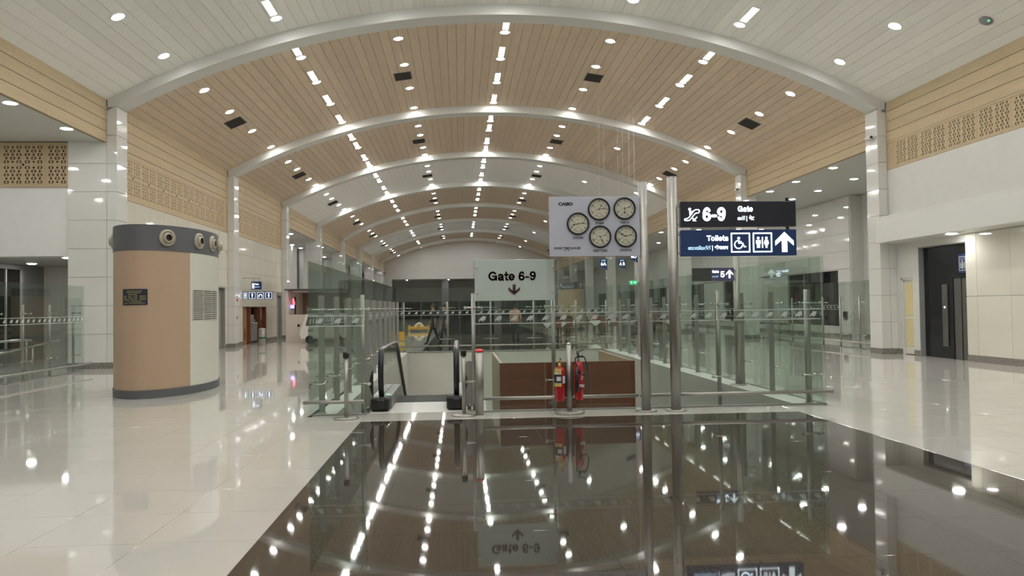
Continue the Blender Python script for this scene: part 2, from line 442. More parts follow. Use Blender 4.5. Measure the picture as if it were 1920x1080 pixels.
def _arc(cx, cy, rx, ry, a0, a1, n=14):
    return [(cx+rx*math.cos(math.radians(a0+(a1-a0)*k/n)), cy+ry*math.sin(math.radians(a0+(a1-a0)*k/n))) for k in range(n+1)]
_SIX = [_arc(.285, .215, .185, .165, 0, 360, 18), [(.10, .22), (.105, .40), (.16, .56), (.27, .65), (.38, .63), (.45, .54)]]
GLYPH = {   # plain grotesque letters as centre lines: (strokes, advance)
 'G': ([_arc(.37, .36, .30, .30, 40, 335), [(.40, .34), (.66, .34), (.66, .05)]], .80),
 'a': ([[(.08, .38), (.13, .45), (.25, .475), (.37, .44), (.41, .36), (.41, .10), (.44, .03)], [(.41, .28), (.22, .26), (.10, .21), (.07, .13), (.13, .06), (.23, .05), (.34, .09), (.41, .18)]], .56),
 't': ([[(.15, .66), (.15, .14), (.19, .06), (.29, .05)], [(.03, .46), (.29, .46)]], .34),
 'e': ([[(.09, .25), (.46, .25)], _arc(.275, .262, .195, .21, 0, 318)], .56),
 '6': (_SIX, .60), '9': ([[(.57-x, .70-y) for x, y in q] for q in _SIX], .60),
 '-': ([[(.06, .26), (.28, .26)]], .36), ' ': ([], .28),
 'T': ([[(.03, .64), (.57, .64)], [(.30, .64), (.30, .05)]], .60),
 'o': ([_arc(.28, .262, .205, .21, 0, 360, 18)], .58),
 'i': ([[(.12, .46), (.12, .05)], [(.12, .66), (.12, .665)]], .25), 'l': ([[(.12, .67), (.12, .05)]], .25),
 's': ([[(.42, .37), (.36, .45), (.25, .475), (.13, .44), (.10, .36), (.15, .29), (.29, .25), (.40, .20), (.43, .13), (.36, .06), (.25, .045), (.12, .08), (.07, .16)]], .50),
 '5': ([[(.45, .64), (.15, .64), (.11, .33)], [(.11, .33), (.21, .41), (.32, .41), (.43, .33), (.46, .22), (.42, .11), (.31, .05), (.19, .06), (.08, .14)]], .60),
}
def grotesque(body, width, cap, wt, mat, parent, loc):
    """bold lettering built from strokes, baseline at loc, starting at loc.x"""
    tot = sum(GLYPH[c][1] for c in body); kx = width/tot; kz = cap/0.70; x = 0; b = MB()
    for c in body:
        for st in GLYPH[c][0]:
            b.stroke([((x+p[0])*kx, p[1]*kz) for p in st], wt, -0.0015, 0.0005, n=8)
        x += GLYPH[c][1]
    return obj('lettering', b, mat, parent, loc)

# ------------------------------------------------------------------ the hall: main numbers
XL, XR = -9.78, 12.79            # planes of the two long sides
XC = (XL+XR)/2
ARC_R = 23.77; ARC_Z = 10.35-23.77
ARCH_Y = [0.4, 11.3, 22.2, 33.45, 43.4, 53.9, 64.8, 75.8, 86.5, 97.3]
Y_END = 104.0
SPRING = 7.5; FASC = 6.3
def arc_z(x): return ARC_Z + math.sqrt(ARC_R**2-(x-XC)**2)
TH = math.asin((XR-XC)/ARC_R)

# ---- floor
fl = thing('floor', 'polished cream tiled concourse floor with a dark granite inset', 'floor', kind='structure')
b = MB()
VX0, VX1, VY0, VY1 = -2.22, 5.56, 11.40, 27.4
T0, T1 = 2.0, 14.68
def quad(b, x0, x1, y0, y1, z=0.0, mi=0): b.add([(x0, y0, z), (x1, y0, z), (x1, y1, z), (x0, y1, z)], [(0, 1, 2, 3)], mi)
NX0, NX1 = -1.38-TILE*12, 4.82+TILE*9       # tiled near field
GX0, GX1 = -1.38, 4.82
far = MB()
quad(far, -18, NX0, -12, 120); quad(far, NX1, 22, -12, 120)
quad(far, NX0, GX0, -12, 10.8-TILE*11); quad(far, GX1, NX1, -12, 10.8-TILE*11)
quad(far, NX0, VX0, 10.8+TILE*5, 120); quad(far, VX1, NX1, 10.8+TILE*5, 120)
quad(far, VX0, GX0, VY1, 120); quad(far, GX1, VX1, VY1, 120)
quad(far, GX0, GX1, VY1, 28.2)
obj('tile_field', far, 'floor_far', fl)
g = MB(); quad(g, GX0, GX1, -12, 10.8-TILE*11); quad(g, GX0, GX1, 28.2, 120)
obj('granite_field', g, 'granite', fl)
sub = MB(); quad(sub, NX0, VX0, 10.8-TILE*11, 10.8+TILE*5, -0.004); quad(sub, VX0, VX1, 10.8-TILE*11, 11.4, -0.004); quad(sub, VX1, NX1, 10.8-TILE*11, 10.8+TILE*5, -0.004)
obj('grout_bed', sub, 'floor_grout', fl)
def tile_mesh(name, wx, wy, gap, mat):
    t = MB(); t.box(gap/2, wx-gap/2, gap/2, wy-gap/2, -0.02, 0.0, 0.0005); return t.mesh(name, mat)
me_w = tile_mesh('tile', TILE, TILE, 0.005, 'floor_tile')
me_g = tile_mesh('granite_tile', TILE, TILE, 0.0016, 'granite')
me_strip = tile_mesh('tile', TILE, 0.6, 0.005, 'floor_tile')
for i in range(-12, 17):
    for j in range(-11, 5):
        x = GX0+i*TILE; y = 10.8+j*TILE
        inside = (0 <= i < 8)
        if inside and j < 0:
            obj('granite_tile', me_g, None, fl, (x, y, 0)); continue
        if inside and j == 0:
            obj('tile', me_strip, None, fl, (x, y, 0)); continue
        if inside: continue
        # only where the photograph can tell tiles apart
        if not (-0.66*(y+TILE)-0.4 < x+TILE and x < 0.80*(y+TILE)+0.4): 
            quad(far, 0, 0, 0, 0); obj('tile', me_w, None, fl, (x, y, 0)) if y > 3.5 and abs(x) < 9 else None
            continue
        if j >= 0 and i in (-1, 8):
            # cut beside the well
            if y+TILE > 11.4 and j > 0: continue
            t = MB()
            if i == -1: t.box(0.0025, TILE-0.0025, 0.0025, 0.6, -0.02, 0, 0.0012)
            else: t.box(0.0025, TILE-0.0025, 0.0025, 0.6, -0.02, 0, 0.0012)
            obj('tile', t, 'floor_tile', fl, (x, y, 0)); continue
        obj('tile', me_w, None, fl, (x, y, 0))
# floor slivers beside the well
sl = MB(); quad(sl, GX0-TILE, VX0, 11.4, 10.8+TILE*5); quad(sl, VX1, GX1+TILE, 11.4, 10.8+TILE*5)
sl.box(VX0, VX1, 11.39, 11.62, -0.3, 0.0)
obj('well_edge', sl, 'floor_tile', fl)

# ---- vault ceilings, one per bay between arches
BAY_WHITE = {0: True, 1: True, 2: False, 3: False, 4: True, 5: False, 6: False, 7: True, 8: False, 9: False}
NPL = 78
def ceiling_bay(i, y0, y1, detail):
    white = BAY_WHITE.get(i, False)
    desc = ['white plank vault bay above the camera', 'white plank vault bay nearest the camera in view', 'nearest tan wood plank vault bay', 'second tan wood plank vault bay',
            'grey-white vault bay beyond the second wood bay', 'third tan wood vault bay', 'fourth tan wood vault bay', 'far grey-white vault bay', 'far tan wood vault bay', 'last tan wood vault bay by the end wall'][i]
    c = thing('ceiling', desc, 'ceiling', (XC, y0, 0), kind='structure')
    L = y1-y0; pw = 2*TH*ARC_R/NPL
    bk = MB(); n = 40
    vs = [];
    for k in range(n+1):
        a = -TH+2*TH*k/n
        for y in (0, L): vs.append((math.sin(a)*(ARC_R+0.03), y, ARC_Z+math.cos(a)*(ARC_R+0.03)))
    bk.add(vs, [(2*k, 2*k+1, 2*k+3, 2*k+2) for k in range(n)])
    obj('ceiling_backing', bk, 'groove_white' if white else 'groove', c)
    mat = 'white_plank' if white else 'wood_plank'
    gap = 0.010 if not white else 0.005
    if detail:
        p = MB(); p.box(-pw/2+gap/2, pw/2-gap/2, 0, L, 0, 0.02, 0.003); me = p.mesh('plank', mat)
        for k in range(NPL):
            a = -TH+2*TH*(k+0.5)/NPL
            o = obj('plank', me, None, c, (math.sin(a)*ARC_R, 0, ARC_Z+math.cos(a)*ARC_R)); o.rotation_euler = (0, a, 0)
    else:
        p = MB()
        for k in range(NPL):
            a = -TH+2*TH*(k+0.5)/NPL; ca, sa = math.cos(a), math.sin(a); ox, oz = sa*ARC_R, ARC_Z+ca*ARC_R
            h = pw/2-gap/2
            q = [(-h, 0), (h, 0), (h, 0.02), (-h, 0.02)]
            q = [(ox+s_*ca+t_*sa, oz-s_*sa+t_*ca) for s_, t_ in q]
            p.prism(q, 0, L)
        obj('planks', p, mat, c, kind='stuff')
for i in range(len(ARCH_Y)):
    y0 = ARCH_Y[i]+0.35 if i else -12.0
    if i == 0: y0, y1 = -12.0, ARCH_Y[1]+0.35
    else: y1 = (ARCH_Y[i+1]+0.3) if i+1 < len(ARCH_Y) else Y_END
    if i == 0: ceiling_bay(0, y0, y1, False)
    else: ceiling_bay(i, y0, y1, i in (1, 2, 3))

# ---- arches (white ribs) and tile-clad pillars
DP = 0.67; WD = 0.28
def arch(n, y):
    b = MB(); N = 48; vs = []
    X0, X1 = XL+0.02, XR-0.02
    for k in range(N+1):
        x = X0+(X1-X0)*k/N
        t = arc_z(min(max(x, XL), XR)); zi = t-0.31
        for yy in (0, DP):
            vs.append((x, yy, t+0.05)); vs.append((x, yy, zi))
    fs = []
    for k in range(N):
        a = 4*k; c = 4*(k+1)
        fs += [(a, a+1, c+1, c), (a+2, c+2, c+3, a+3), (a+1, a+3, c+3, c+1)]
    b.add(vs, fs)
    names = ['arch rib behind the camera', 'arch rib just above the camera', 'nearest white arch rib crossing the vault', 'second white arch rib of the vault', 'third white arch rib lit by lamp scallops',
             'fourth white arch rib lit by lamp scallops', 'fifth white arch rib of the vault', 'sixth white arch rib of the vault', 'seventh white arch rib of the vault', 'last white arch rib before the end wall']
    return struct('trim_%d' % n, b, 'white_paint', names[n], 'arch', (0, y, 0))
ord_ = ['', '', 'nearest', 'second', 'third', 'fourth', 'fifth', 'sixth', 'seventh', 'last']
PT = 0.755
me_cache = {}
def slab(w_, d_, h_, mat, gap=0.008, b=0.003):
    k = (round(w_, 3), round(d_, 3), round(h_, 3), mat)
    if k not in me_cache:
        t = MB(); t.box(gap/2, w_-gap/2, 0, d_, gap/2, h_-gap/2, b); me_cache[k] = t.mesh('tile', mat)
    return me_cache[k]
def pillar(n, y, side, detail):
    """side -1 left, +1 right. shaft stands proud of the side plane by WD, cheek behind it"""
    nm = 'left' if side < 0 else 'right'
    top = arc_z(XL)-0.2
    xi = XL+WD if side < 0 else XR-WD
    xo = XL-0.75 if side < 0 else XR+0.45
    if side < 0 and i_ == 2: xo = -10.83
    a, c = min(xi, xo), max(xi, xo)
    p = thing('trim_%d' % n, '%s white tiled pillar on the %s side of the hall' % (ord_[i_], nm), 'pillar', (0, y, 0), kind='structure')
    co = MB(); co.box(a+0.02, c-0.02, 0.02, DP-0.02, 0.0, top)
    obj('core', co, 'grout', p)
    bs = MB(); bs.box(a-0.012, c+0.012, -0.012, DP+0.012, 0, 0.16, 0.004); obj('plinth', bs, 'baseboard', p)
    rows = 9
    hh = (top-0.16)/rows
    fronts = [(a, a+abs(xo-XL if side < 0 else xo-XR)), (a+abs(xo-XL if side < 0 else xo-XR), c)] if side < 0 else [(a, XR), (XR, c)]
    if detail:
        for q in range(rows):
            z = 0.16+q*hh
            for (f0, f1) in fronts: obj('tile', slab(f1-f0, 0.02, hh, 'wall_tile'), None, p, (f0, 0.0, z))
            s1 = slab(DP, 0.02, hh, 'wall_tile')
            o = obj('tile', s1, None, p, ((xi, 0, z) if side < 0 else (xi, DP, z)))
            o.rotation_euler = (0, 0, PI/2 if side < 0 else -PI/2)
    else:
        t = MB()
        for q in range(rows):
            z = 0.16+q*hh; t.box(a, c, 0, DP, z+0.005, z+hh-0.005, 0.004)
        obj('cladding', t, 'wall_tile', p)
    return p
nn = 1
for i_, y in enumerate(ARCH_Y):
    arch(i_, y)
for i_, y in enumerate(ARCH_Y):
    if i_ == 0: continue
    pillar(20+2*i_, y, -1, i_ in (2, 3, 4)); pillar(21+2*i_, y, 1, i_ in (2, 3))

# ---- fascias of wide boards under the springing
def fascia(i, side):
    y0, y1 = ARCH_Y[i]+DP, ARCH_Y[i+1] if i+1 < len(ARCH_Y) else Y_END
    nm = 'left' if side < 0 else 'right'
    x = XL if side < 0 else XR
    t = thing('trim_%d' % (60+2*i+(side > 0)), 'tan boarded fascia on the %s side between %s and next pillar' % (nm, ord_[i] or 'unseen'), 'fascia', (x, y0, 0), kind='structure')
    L = y1-y0
    b = MB(); b.box(-0.10 if side < 0 else 0.02, -0.02 if side < 0 else 0.10, 0, L, FASC, arc_z(XL)+0.05); obj('backing', b, 'groove', t)
    bt = MB(); bt.box(min(0, side*1.2), max(0, side*1.2), 0, L, FASC-0.0, FASC+0.03)
    H_ = arc_z(XL)-FASC+0.02; n = 4; h = H_/n
    p = MB(); p.box(-0.025 if side < 0 else 0.0, 0.0 if side < 0 else 0.025, 0, L, 0.006, h-0.006, 0.006); me = p.mesh('board', 'fascia_board')
    for k in range(n): obj('board', me, None, t, (0, 0, FASC+k*h))
for i in range(1, len(ARCH_Y)):
    fascia(i, -1); fascia(i, 1)

# ---- end wall of the vault and the dark far opening
b = MB(); N = 40; vs = []
for k in range(N+1):
    x = XL+(XR-XL)*k/N; vs += [(x, Y_END, 5.45), (x, Y_END, arc_z(x)+0.1), (x, Y_END+0.3, 5.45), (x, Y_END+0.3, arc_z(x)+0.1)]
b.add(vs, [q for k in range(N) for q in ((4*k, 4*k+1, 4*k+5, 4*k+4), (4*k+2, 4*k+6, 4*k+7, 4*k+3), (4*k, 4*k+4, 4*k+6, 4*k+2))])
b.box(XL-8, XL+0.8, Y_END+0.02, Y_END+0.28, 0, 7.6); b.box(XR-1.2, XR+8, Y_END+0.02, Y_END+0.28, 0, 7.6)
struct('wall_end', b, 'white_wall', 'white vault end wall far down the hall', 'wall')
b = MB(); b.box(XL, XR, Y_END+0.3, 114, 5.45, 5.6); b.box(XL, XR, 113.8, 114, 2.5, 5.5); b.box(XL, XL+0.2, Y_END, 114, 0, 5.5); b.box(XR-.2, XR, Y_END, 114, 0, 5.5)
struct('wall_recess', b, 'soffit', 'grey recess behind the end wall opening', 'wall')
wn = thing('window_1', 'dark night glazing across the far end of the hall', 'window', (0, 113.7, 0), kind='structure')
b = MB(); b.box(XL, XR, 0, 0.05, 0, 2.5); obj('pane', b, 'dark_glass', wn)
for k in range(8):
    b = MB(); b.box(XL+2.8*k+1.2, XL+2.8*k+1.5, -0.12, 0, 0, 2.5, 0.01); obj('mullion', b, 'mid_grey', wn)
for k, x in enumerate((-2.0, 5.3)):
    b = MB(); b.box(x-0.5, x+0.5, 108, 109, 0, 5.45, 0.02)
    struct('trim_%d' % (90+k), b, 'mid_grey', 'grey square pier in the far opening, %s one' % ('first' if k == 0 else 'second'), 'pillar')
b = MB(); b.box(-18, 22, -12.3, -12, 0, 11)
struct('wall_rear', b, 'white_wall', 'plain wall closing the hall behind the camera', 'wall')

exec_parts = []
# ------------------------------------------------------------------ side aisles
b = MB(); b.box(-18, XL-0.1, -12, Y_END, FASC+0.03, FASC+0.2); b.box(XR+0.1, 22, 22.2, Y_END, FASC+0.03, FASC+0.2); b.box(XR+0.1, 22, -12, 22.2, 7.2, 7.4)
struct('ceiling', b, 'soffit', 'flat grey soffit over the side aisles', 'ceiling')

# left: frontal wall at the first pillar line, with lobby opening below
LW_Y = 22.2
b = MB()
b.box(-18, -10.83, LW_Y+0.05, LW_Y+0.45, 3.14, 5.06); b.box(-18, -10.83, LW_Y+0.2, LW_Y+0.45, 5.06, FASC+0.02)
b.box(-18, -14.1, LW_Y+0.05, LW_Y+0.45, 0, 3.14)
struct('wall_left', b, 'wall_left_brightened', 'white wall over the lobby opening at far left', 'wall')
# lobby beyond
b = MB(); b.box(-18, -10.1, LW_Y+0.45, 28, 3.14, 3.3); struct('ceiling', b, 'soffit', 'low soffit of the lobby at far left', 'ceiling')
b = MB(); b.box(-14.3, -10.0, 27.5, 27.7, 0, 3.2); struct('wall_lobby', b, 'cream_tile', 'cream back wall of the lobby at far left', 'wall')
b = MB(); b.box(-14.5, -14.2, LW_Y+0.4, 22.6, 0, 3.2); b.box(-14.5, -14.2, 26.3, 27.6, 0, 3.2); b.box(-14.5, -14.2, 22.6, 26.3, 0, 0.45); b.box(-14.5, -14.2, 22.6, 26.3, 2.98, 3.2)
struct('wall_side', b, 'mid_grey', 'grey side wall of the lobby around its night window', 'wall')
wn = thing('window_2', 'dark night window with pale mullions in the lobby at far left', 'window', (-14.3, 22.6, 0.45), kind='structure')
b = MB(); b.box(-0.03, 0.0, 0, 3.7, 0, 2.53); obj('pane', b, 'dark_glass', wn)
for y in (0.0, 0.93, 1.85, 2.77, 3.64):
    b = MB(); b.box(-0.04, 0.05, y, y+0.06, 0, 2.53, 0.008); obj('mullion', b, 'white_wall', wn)
b = MB(); b.box(-18, -17.7, -12, LW_Y+0.2, 0, FASC+0.1); struct('wall_outer', b, 'white_wall', 'outer wall of the left aisle outside the view', 'wall')

# perforated lattice screens -------------------------------------------------
def lattice_mesh(name, cols, rows, wd, ht, fx, fz):
    """plate with chevron eyes and diamond holes on a chequer; XZ plane, depth along +Y"""
    holes = []
    dx = (wd-2*fx)/cols; dz = (ht-2*fz)/rows
    for i in range(cols):
        for j in range(rows):
            cx = fx+dx*(i+0.5); cz = fz+dz*(j+0.5)
            if (i+j) % 2 == 0:
                for sg in (-1, 1):
                    a = dx*0.45*sg
                    holes.append([(cx+a, cz), (cx+a*0.47, cz+dz*0.49), (cx+a*0.17, cz+dz*0.37), (cx+a*0.55, cz), (cx+a*0.17, cz-dz*0.37), (cx+a*0.47, cz-dz*0.49)])
                d = 0.07; holes.append([(cx+dx*d, cz), (cx, cz+dz*d*1.6), (cx-dx*d, cz), (cx, cz-dz*d*1.6)])
            else:
                d = 0.21; holes.append([(cx+dx*d, cz), (cx, cz+dz*d*1.75), (cx-dx*d, cz), (cx, cz-dz*d*1.75)])
    holes = [h if sum(h[k][0]*h[(k+1) % len(h)][1]-h[(k+1) % len(h)][0]*h[k][1] for k in range(len(h))) > 0 else h[::-1] for h in holes]
    co = [Vector((0, 0)), Vector((wd, 0)), Vector((wd, ht)), Vector((0, ht))]; fc = [[0, 1, 2, 3]]
    ed = []
    for h in holes:
        o = len(co); co += [Vector(p) for p in h]; fc.append(list(range(o, o+len(h))))
    v2, e2, f2, ov, oe, of = delaunay_2d_cdt(co, ed, fc, 0, 1e-5)
    keep = [q for q, src in zip(f2, of) if src == [0]]
    m = MB(); D = 0.012
    vs = [(p.x, 0, p.y) for p in v2]
    m.add(vs, [list(q) for q in keep])
    for h in holes:
        n = len(h)
        ca = sum(h[k][0]*h[(k+1) % n][1]-h[(k+1) % n][0]*h[k][1] for k in range(n))
        q = h if ca > 0 else h[::-1]
        m.add([(p[0], 0, p[1]) for p in q]+[(p[0], D, p[1]) for p in q], [(k, (k+1) % n, n+(k+1) % n, n+k) for k in range(n)])
    m.add([(0, 0, 0), (wd, 0, 0), (wd, 0, ht), (0, 0, ht), (0, D, 0), (wd, D, 0), (wd, D, ht), (0, D, ht)],
          [(0, 1, 5, 4), (1, 2, 6, 5), (2, 3, 7, 6), (3, 0, 4, 7)])
    return m.mesh(name, 'lattice')
LM = lattice_mesh('lattice_panel', 3, 5, 0.56, 0.565, 0.03, 0.03)
LR = lattice_mesh('lattice_panel', 3, 8, 0.56, 0.70, 0.03, 0.02)
def lattice_screen(label, loc, rotz, length, z0, z1, kind, group, half_end=False, back='lattice_shade', bd=0.07):
    """runs along local +X, faces local -Y"""
    t = thing('lattice_screen', label, 'screen', loc, rotz, group)
    H_ = z1-z0
    b = MB(); b.box(0, length, bd, bd+0.02, z0, z1); obj('backing', b, back, t)
    fr = MB()
    me, pw, ph, rows = (LM, 0.56, 0.565, 2) if kind == 'double' else (LR, 0.56, 0.70, 1)
    tot = rows*ph; m_ = (H_-tot)/2
    mid = 0.0
    fr.box(0, length, -0.012, 0.07, z1-m_, z1, 0.004); fr.box(0, length, -0.012, 0.07, z0, z0+m_, 0.004)
    pitch = 2*pw+0.085; n = int(length//pitch); off = (length-n*pitch)/2
    if half_end: n = int((length-0.62)//pitch); off = length-0.60-n*pitch
    x = 0.0
    if off > 0.02:
        fr.box(0, off, 0, 0.06, z0+m_, z1-m_)
        if not half_end: fr.box(length-off, length, 0, 0.06, z0+m_, z1-m_)
    if half_end:
        fr.box(length-0.60, length-0.57, 0, 0.06, z0+m_, z1-m_); fr.box(length-0.01, length, 0, 0.06, z0+m_, z1-m_)
        for r_ in range(rows): obj('lattice_panel', me, None, t, (length-0.57, 0, z0+m_+r_*ph))
    for k in range(n):
        xs = off+k*pitch
        fr.box(xs, xs+0.0425, 0, 0.06, z0+m_, z1-m_, 0.003); fr.box(xs+pitch-0.0425, xs+pitch, 0, 0.06, z0+m_, z1-m_, 0.003)
        for c_ in range(2):
            for r_ in range(rows):
                obj('lattice_panel', me, None, t, (xs+0.0425+c_*pw, 0, z0+m_+r_*ph))
        if rows == 2:
            d = MB(); cxx = xs+pitch/2; cz = z0+m_+ph; q = 0.04
            d.prism([(cxx-q, cz), (cxx, cz-q), (cxx+q, cz), (cxx, cz+q)], -0.004, 0.0); obj('boss', d, 'lattice_dark', t)
    obj('frame', fr, 'lattice', t)
    return t
lattice_screen('tan pierced lattice screen facing the camera above the lobby opening at far left', (-16.6, LW_Y+0.02, 0), 0, 5.77, 5.06, 6.31, 'double', None, True, 'lattice_dark')
lattice_screen('tan pierced lattice screen above the tan information column, between first and second left pillars', (XL+0.0, ARCH_Y[2]+DP, 0), PI/2, ARCH_Y[3]-ARCH_Y[2]-DP, 4.86, 6.285, 'double', None, bd=0.025)
lattice_screen('tan pierced lattice screen above the toilet entrance, between second and third left pillars', (XL+0.0, ARCH_Y[3]+DP, 0), PI/2, ARCH_Y[4]-ARCH_Y[3]-DP, 4.88, 6.285, 'double', None, bd=0.025)
lattice_screen('tan single-row lattice screen over the white wall above the lift on the right', (XR, ARCH_Y[2], 0), -PI/2, 10.5, 5.47, 6.3, 'single', None, bd=0.04)

# left cream tiled walls between pillars ------------------------------------
def cream_wall(n, y0, y1, ztop, openings, desc):
    """wall in the plane X=XL facing +X, tiled; openings: (y0,y1,z1)"""
    t = thing('wall_left_%s' % n, desc, 'wall', (XL, 0, 0), kind='structure')
    t.name = 'wall_left'
    core = MB(); base = MB()
    ys = sorted({y0, y1, *[o[0] for o in openings], *[o[1] for o in openings]})
    for a, c in zip(ys[:-1], ys[1:]):
        op = [o for o in openings if o[0] <= a+1e-6 and o[1] >= c-1e-6]
        z = op[0][2] if op else 0
        core.box(-0.3, -0.03, a, c, z, ztop)
        if not op: base.box(-0.03, 0.014, a, c, 0, 0.15, 0.004)
    obj('core', core, 'grout', t); obj('skirting', base, 'baseboard', t)
    th = (ztop-0.15)/6.0
    nseg = max(1, round((y1-y0)/1.2)); tw = (y1-y0)/nseg
    for k in range(nseg):
        for q in range(6):
            a, c = y0+k*tw, y0+(k+1)*tw; z = 0.15+q*th
            cut = [(a, c)]
            for o in openings:
                if z+th*0.5 < o[2]:
                    cut = [s_ for (p0, p1) in cut for s_ in ((p0, min(p1, o[0])), (max(p0, o[1]), p1)) if s_[1]-s_[0] > 0.05]
            for (p0, p1) in cut:
                o = obj('tile', slab(p1-p0, 0.03, th, 'cream_tile'), None, t, (0, p0, z)); o.rotation_euler = (0, 0, PI/2)
    return t
cream_wall(1, ARCH_Y[2]+DP, ARCH_Y[3], 4.86, [(31.95, 33.05, 2.55)], 'cream tiled wall behind the tan information column')
cream_wall(2, ARCH_Y[3]+DP, ARCH_Y[4], 4.88, [(35.7, 40.0, 2.12), (42.2, 43.3, 2.4)], 'cream tiled wall around the toilet entrance')
for nm, (a, c, z), lab in (('door_1', (31.95, 33.05, 2.55), 'grey service door recessed in the cream wall beside the information column'), ('door_2', (42.2, 43.3, 2.4), 'grey door recessed in the cream wall past the toilets')):
    d = thing(nm, lab, 'door', (XL, a, 0), kind='structure')
    b = MB(); b.box(-0.28, 0.012, 0, 0.06, 0, z, 0.004); b.box(-0.28, 0.012, c-a-0.06, c-a, 0, z, 0.004); b.box(-0.28, 0.012, 0, c-a, z-0.06, z, 0.004); obj('frame', b, 'mid_grey', d)
    b = MB(); b.box(-0.2, -0.15, 0.06, c-a-0.06, 0.01, z-0.06, 0.004); b.box(-0.155, -0.14, 0.2, c-a-0.2, 0.25, 1.0, 0.01); b.box(-0.155, -0.14, 0.2, c-a-0.2, 1.15, z-0.25, 0.01); lf = obj('leaf', b, 'door_grey', d)
    b = MB(); b.tube([(-0.15, 0.13, 1.0), (-0.1, 0.13, 1.0), (-0.1, 0.25, 1.0)], 0.012, 8); obj('handle', b, 'steel', lf)

# toilet alcove
b = MB(); b.box(XL-1.9, XL-1.8, 35.6, 40.1, 0, 2.6); b.box(XL-1.9, XL-0.3, 40.0, 40.1, 0, 2.6); b.box(XL-1.9, XL-0.3, 35.6, 35.7, 0, 2.6); b.box(XL-1.9, XL-0.3, 35.6, 40.1, 2.5, 2.6)
struct('wall_alcove', b, 'cream_tile', 'cream walls of the toilet alcove', 'wall')
def wood_door(nm, y0, y1, lab, mat):
    d = thing(nm, lab, 'door', (XL-0.05, y0, 0), kind='structure'); L = y1-y0
    b = MB(); b.box(-0.25, 0.04, 0, 0.11, 0, 2.12, 0.005); b.box(-0.25, 0.04, L-0.11, L, 0, 2.12, 0.005); b.box(-0.25, 0.04, 0.1, L-0.1, 2.0, 2.12, 0.005); obj('frame', b, 'wood_brown', d)
    b = MB(); b.box(-0.16, -0.12, 0.11, L-0.11, 0.02, 2.0, 0.004); lf = obj('leaf', b, mat, d)
    b = MB(); b.box(-0.12, -0.105, 0.3, L-0.3, 1.1, 1.8, 0.01); obj('vision_panel', b, 'tan_panel', lf)
    b = MB()
    for k in range(9): b.box(-0.12, -0.1, 0.3, L-0.3, 0.2+k*0.06, 0.235+k*0.06)
    obj('louvre', b, 'wood_brown', lf)
wood_door('door_3', 35.75, 37.05, 'brown framed toilet door with a tan leaf, nearer of the two', 'wood_orange')
wood_door('door_4', 38.75, 40.0, 'brown framed toilet door beside the bin, farther of the two', 'wood_brown')

# left aisle beyond the third pillar
b = MB(); b.box(XL-3.0, XL-2.8, ARCH_Y[4], Y_END, 0, FASC+0.05); b.box(XL-2.9, XL-0.3, ARCH_Y[4]+0.3, ARCH_Y[4]+0.5, 0, FASC+0.05)
struct('wall_aisle', b, 'dark_grey', 'dark grey wall of the far left aisle', 'wall')
for k in range(9):
    y = 45.6+k*5.4
    b = MB(); b.box(0, 0.35, 0, 2.9, 0, FASC, 0.02)
    tag(obj('wall_panel', b, 'white_paint', None, (XL-2.8, y, 0)), 'tall white pilaster panel on the far left aisle wall, %s from camera' % ['first', 'second', 'third', 'fourth', 'fifth', 'sixth', 'seventh', 'eighth', 'ninth'][k], 'panel', 'white panels along the far left aisle', 'structure')

# right: upper wall, canopy, low wall with lift -------------------------------
RWX = 13.0
b = MB(); b.box(XR, XR+0.2, 5.0, ARCH_Y[2], 3.9, 5.5); b.box(XR+0.12, XR+0.3, 5.0, ARCH_Y[2], 5.4, 6.4)
b.box(13.3, 18.2, 22.27, 22.6, 0, FASC+0.02)
struct('wall_right', b, 'white_wall', 'white upper wall over the canopy on the right', 'wall')
cn = thing('canopy', 'long white canopy slab projecting over the lift on the right', 'canopy', (12.3, 5.0, 3.27), kind='structure')
b = MB(); b.box(0, 0.9, 0, 17.05, 0.0, 0.70, 0.012); obj('slab', b, 'white_paint', cn)
b = MB(); b.box(0.04, 0.6, 0, 17.03, 0.70, 0.77, 0.01); obj('lip', b, 'white_paint', cn)
LY0, LY1, LZ = 19.05, 21.1, 3.08
b = MB(); b.box(RWX+0.03, RWX+0.3, 5.0, LY0, 0, 3.3); b.box(RWX, RWX+0.3, LY1+0.28, 22.0, 2.24, 3.3); b.box(RWX, RWX+0.3, LY0, LY1, LZ, 3.3)
b.box(RWX, RWX+0.3, LY1, LY1+0.28, 0, 3.3); b.box(RWX, RWX+0.3, 22.0, 22.24, 0, 3.3)
rw = struct('wall_right', b, 'white_wall', 'white wall around the lift under the canopy', 'wall')
yy = LY0
while yy > 8.5:
    wdt = 0.42 if yy == LY0 else 1.2
    for z0, z1 in ((0.16, 1.66), (1.66, 3.26)):
        o = obj('tile', slab(wdt, 0.03, z1-z0, 'cream_tile'), None, rw, (RWX, yy, z0)); o.rotation_euler = (0, 0, -PI/2)
    yy -= wdt
b = MB(); b.box(RWX-0.015, RWX+0.02, 5.0, LY0, 0, 0.16, 0.004); b.box(RWX-0.015, RWX+0.02, LY1+0.0, LY1+0.28, 0, 0.16, 0.004); b.box(RWX-0.015, RWX+0.02, 22.0, 22.2, 0, 0.16, 0.004)
struct('baseboard_right', b, 'baseboard', 'grey stone skirting under the right wall', 'baseboard')
